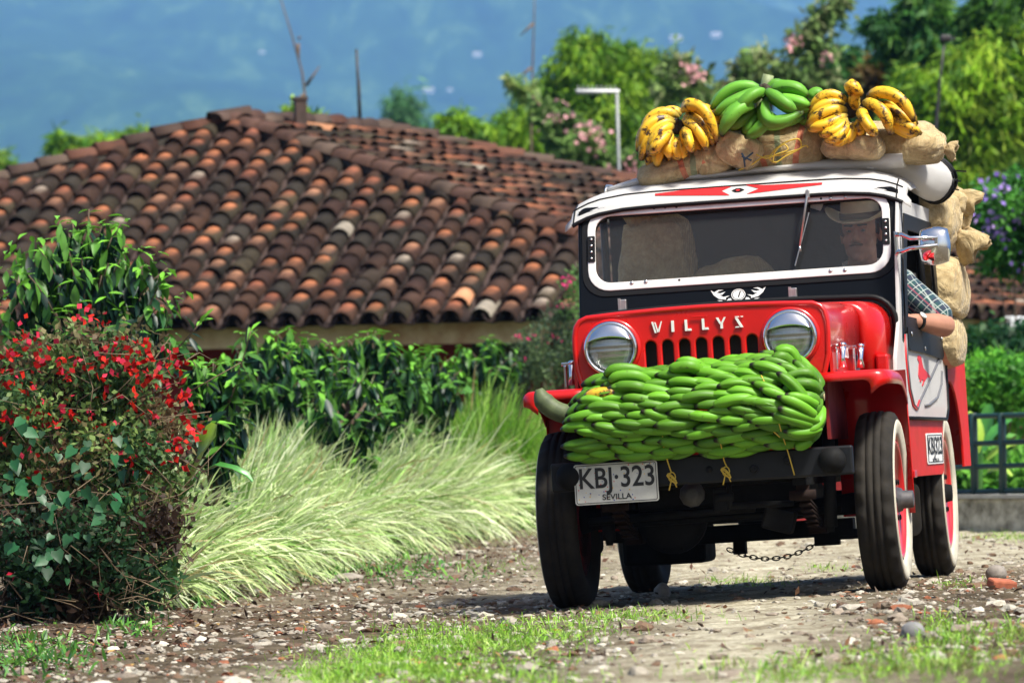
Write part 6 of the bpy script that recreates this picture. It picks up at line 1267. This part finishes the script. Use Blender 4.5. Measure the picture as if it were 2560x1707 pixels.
def cap(mb,a,b_,ra,rb,n=14):
    a=Vector(a)-PB;b_=Vector(b_)-PB; d=(b_-a); L_=d.length; d.normalize(); P=[];r=[]
    for k in range(6): s=math.cos(R_(90-k*18)); P.append(a-d*ra*math.cos(R_(k*18))); r.append(max(.0005,ra*math.sin(R_(k*18))))
    P.append(a+d*L_*.02); r.append(ra)
    P.append(b_-d*L_*.02); r.append(rb)
    for k in range(5,-1,-1): P.append(b_+d*rb*math.cos(R_(k*18))); r.append(max(.0005,rb*math.sin(R_(k*18))))
    mb.tube(P,r,n); return mb
def remesh(mb,name,m_,parent,vox=.006,sm=2):
    o=mb.build('tmp',m_,None,clean=False); md=o.modifiers.new('r','REMESH'); md.mode='VOXEL'; md.voxel_size=vox; md.use_smooth_shade=True
    if sm: s_=o.modifiers.new('s','SMOOTH'); s_.iterations=sm; s_.factor=.5
    me=eval_mesh(o,name); bpy.data.objects.remove(o); me.materials.clear(); me.materials.append(m_); me.polygons.foreach_set('use_smooth',[True]*len(me.polygons)); return link(bpy.data.objects.new(name,me),parent)
HC_=Vector((.468,1.225,1.425)); Rh=Matrix.Rotation(-.12,3,'Z')
def hp_(x,y,z): return Rh@Vector((x,y,z))+HC_     # face frame: -y forward
mb=MB()
def E(c,r,rot=None): mb.ell(hp_(*c)-PB,r,20,14,(Rh@rot) if rot is not None else Rh)
E((0,.01,.035),(.076,.095,.085)); E((0,-.02,-.03),(.066,.072,.075)); E((0,-.045,-.082),(.042,.042,.030)); E((0,-.03,-.065),(.060,.058,.042)); E((.036,-.062,-.025),(.026,.024,.026)); E((-.036,-.062,-.025),(.026,.024,.026))
E((0,-.078,.030),(.056,.018,.012)); E((0,-.090,-.008),(.0125,.014,.030)); E((0,-.100,-.022),(.015,.014,.012)); E((.012,-.094,-.026),(.009,.010,.008)); E((-.012,-.094,-.026),(.009,.010,.008)); E((0,-.082,-.055),(.026,.012,.0065)); E((0,-.080,-.066),(.022,.012,.0075)); E((0,-.074,-.098),(.022,.018,.016))
for s in (-1,1): E((s*.078,.012,-.005),(.010,.018,.030)); E((s*.030,-.074,.012),(.015,.010,.009))
cap(mb,hp_(0,.02,-.06),(.455,1.30,1.24),.058,.064)
# torso, arms and legs
mb.ell(Vector((.45,1.36,1.13))-PB,(.185,.11,.17)); mb.ell(Vector((.45,1.41,.93))-PB,(.16,.115,.18)); mb.ell(Vector((.45,1.43,.82))-PB,(.17,.13,.10))
SHL=(.600,1.34,1.215); EL=(.772,1.315,1.035); WR=(.668,1.13,1.058); SHR=(.30,1.32,1.215); ER=(.235,1.12,1.06); WRR=(.27,.99,1.16)
cap(mb,SHL,EL,.052,.044); cap(mb,EL,WR,.050,.029); cap(mb,SHR,ER,.052,.040); cap(mb,ER,WRR,.038,.026)
for s in (-1,1): cap(mb,(.45+s*.09,1.40,.83),(.45+s*.11,1.0,.86),.078,.055); cap(mb,(.45+s*.11,1.0,.86),(.45+s*.11,.80,.56),.052,.038); cap(mb,(.45+s*.11,.80,.54),(.45+s*.11,.70,.52),.036,.030)
def handm(w,d,side,curl_):
    w=Vector(w);d=Vector(d).normalized(); s=Vector(side).normalized(); dn=d.cross(s).normalized(); 
    cap(mb,w,w+d*.055,.024,.030)
    for k,(o_,l1) in enumerate(((-.027,.036),(-.009,.042),(.009,.040),(.026,.032))):
        b0_=w+d*.075+s*o_; p1=b0_+d*l1*math.cos(curl_*.5)+dn*l1*math.sin(curl_*.5); p2=p1+d*l1*.7*math.cos(curl_*1.5)+dn*l1*.7*math.sin(curl_*1.5); p3=p2+d*l1*.5*math.cos(curl_*2.4)+dn*l1*.5*math.sin(curl_*2.4)
        cap(mb,w+d*.03+s*o_*.8,b0_,.011,.0095,8); cap(mb,b0_,p1,.0095,.0088,8); cap(mb,p1,p2,.0088,.0082,8); cap(mb,p2,p3,.0082,.0072,8)
    t0=w+d*.025-s*.028; t1=t0+d*.03-s*.018+dn*.012; t2=t1+d*.028+dn*.012; cap(mb,t0,t1,.012,.010,8); cap(mb,t1,t2,.010,.0085,8)
handm(WR,Vector((-.065,-.10,-.002)),(0,.3,1),.5); handm(WRR,(.1,-.02,.03),(0,-1,.4),.9)
body=remesh(mb,'body',skin,driver,.0055,2)
mb=MB(); mb.ell(Vector((.45,1.36,1.12))-PB,(.205,.128,.185)); mb.ell(Vector((.45,1.41,.95))-PB,(.18,.135,.20)); cap(mb,SHL,(.752,1.330,1.075),.068,.062); cap(mb,SHR,ER,.064,.054); cap(mb,ER,Vector(ER).lerp(Vector(WRR),.4),.052,.048)
mb.ell(Vector((.60,1.34,1.225))-PB,(.072,.07,.06)); mb.ell(Vector((.30,1.34,1.225))-PB,(.072,.07,.06)); sh=remesh(mb,'shirt',shirt_m,driver,.008,4)
mb=MB(); mb.lathe([(0,.066),(.02,.076),(.05,.082),(.052,.076),(.02,.066)],Vector((.462,1.275,1.265))-PB,(0,-.25,1),28,closed=True); mb.build('collar',whitep,driver)
mb=MB()
for s in (-1,1): cap(mb,(.45+s*.09,1.40,.83),(.45+s*.11,1.0,.86),.09,.068); cap(mb,(.45+s*.11,1.0,.86),(.45+s*.11,.80,.58),.066,.056)
mb.ell(Vector((.45,1.43,.82))-PB,(.185,.145,.115)); remesh(mb,'trousers',mat('denim',(.03,.04,.08),.9,var=.3,scale=40),driver,.01,3)
mb=MB(); mb.ell(hp_(0,.022,.040)-PB,(.081,.092,.070),24,16,Rh); mb.ell(hp_(0,.07,.0)-PB,(.065,.045,.06),20,12,Rh)
for s in (-1,1): mb.box(hp_(s*.076,-.008,.02)-PB,(.010,.03,.05),Rh,.003)
remesh(mb,'hair',mat('dark_hair',(.012,.010,.009),.7),driver,.006,2)
mb=MB(); cap(mb,hp_(-.024,-.096,-.045),hp_(-.002,-.103,-.040),.005,.006,8); cap(mb,hp_(.024,-.096,-.045),hp_(.002,-.103,-.040),.005,.006,8)
mb.build('moustache',mat('moustache',(.12,.07,.05),.9),driver)
mb=MB()
for s in (-1,1): cap(mb,hp_(s*.014,-.095,.034),hp_(s*.046,-.086,.036),.0045,.0035,8)
mb.build('eyebrows',mat('brow',(.02,.015,.012),.9),driver)
mb=MB()
for s in (-1,1): mb.ell(hp_(s*.030,-.0815,.013)-PB,(.011,.008,.006),14,10,Rh)
mb.build('eyes',mat('eye_white',(.15,.12,.10),.4),driver); mb=MB()
for s in (-1,1): mb.ell(hp_(s*.030,-.0885,.013)-PB,(.0048,.0025,.0048),12,8,Rh)
mb.build('irises',mat('iris',(.01,.007,.005),.2),driver)
# hat
hm_=mat('straw_hat',(.66,.60,.47),.8,var=.12,scale=30,bump=.3,bscale=120,dist=.001); hat0=hp_(0,.012,.068)-PB; rows=[]
Rt=Matrix.Rotation(.10,3,'X')
for r_,z_ in ((.078,-.004),(.090,-.006),(.105,-.006),(.122,-.001),(.138,.006),(.150,.014)):
    row=[]
    for k in range(48):
        a=2*math.pi*k/48; side=abs(math.cos(a)); fr_=math.sin(a); zz_=z_+(r_-.078)*(.55*side**3-.30*abs(fr_)**2)-(.03 if (math.cos(a)<-.6) else 0)*(r_-.08)/.07*0; row.append(hat0+Rh@(Rt@Vector((math.cos(a)*r_*.93,math.sin(a)*r_*1.08,zz_))))
    rows.append(row)
mb=MB(); mb.grid(rows,True,True); ht=mb.build('hat',hm_,driver,solid=.004)
mb=MB(); secs=[]
for z_,f_ in ((-.004,1.0),(.02,1.0),(.05,.97),(.085,.93),(.105,.86),(.116,.70),(.112,.45),(.100,.2)):
    secs.append([hat0+Rh@(Rt@Vector((math.cos(a)*.080*f_*(1-.10*max(0,-math.sin(a))*(z_/.1)),math.sin(a)*.098*f_,z_-.012*math.exp(-(math.cos(a)/.3)**2)*(z_>.09)))) for a in [2*math.pi*k/40 for k in range(40)]])
mb.loft(secs); mb.build('hat_crown',hm_,ht)
mb=MB(); mb.grid([[hat0+Rh@(Rt@Vector((math.cos(a)*.083,math.sin(a)*.101,z_))) for a in [2*math.pi*k/40 for k in range(40)]] for z_ in (.0,.012,.026)],True,True); mb.build('hat_band',mat('hat_band',(.12,.09,.07),.7),ht,solid=.002)
# watch
d=(Vector(EL)-Vector(WR)).normalized(); wc=Vector(WR)+d*.035-PB; mb=MB(); mb.lathe([(-.009,.031),(-.009,.034),(.009,.035),(.009,.032)],wc,d,24,closed=True); wt=mb.build('watch',trimb,driver)
up_=Vector((.5,-.55,.65)); up_=(up_-d*up_.dot(d)).normalized(); mb=MB(); mb.lathe([(0,.017),(.007,.017),(.009,.014),(.009,0)],wc+up_*.031,up_,24); mb.build('watch_face',mat('watch_dial',(.7,.7,.68),.2,.3),wt)
# ================================================================ HAZE
hz=bpy.data.materials.new('haze_air'); t,b=nodes(hz); t.nodes.remove(b); pv=t.nodes.new('ShaderNodeVolumePrincipled'); pv.inputs['Color'].default_value=(.24,.49,1,1); pv.inputs['Density'].default_value=.0001; pv.inputs['Anisotropy'].default_value=-.25
t.links.new(pv.outputs[0],t.nodes['Material Output'].inputs['Volume'])
mb=MB(); mb.box((0,12200,1290),(16000,25600,2680)); o=mb.build('haze',hz,clean=False,smooth=False); props(o,'thin blue air haze in front of the mountains',kind='stuff')
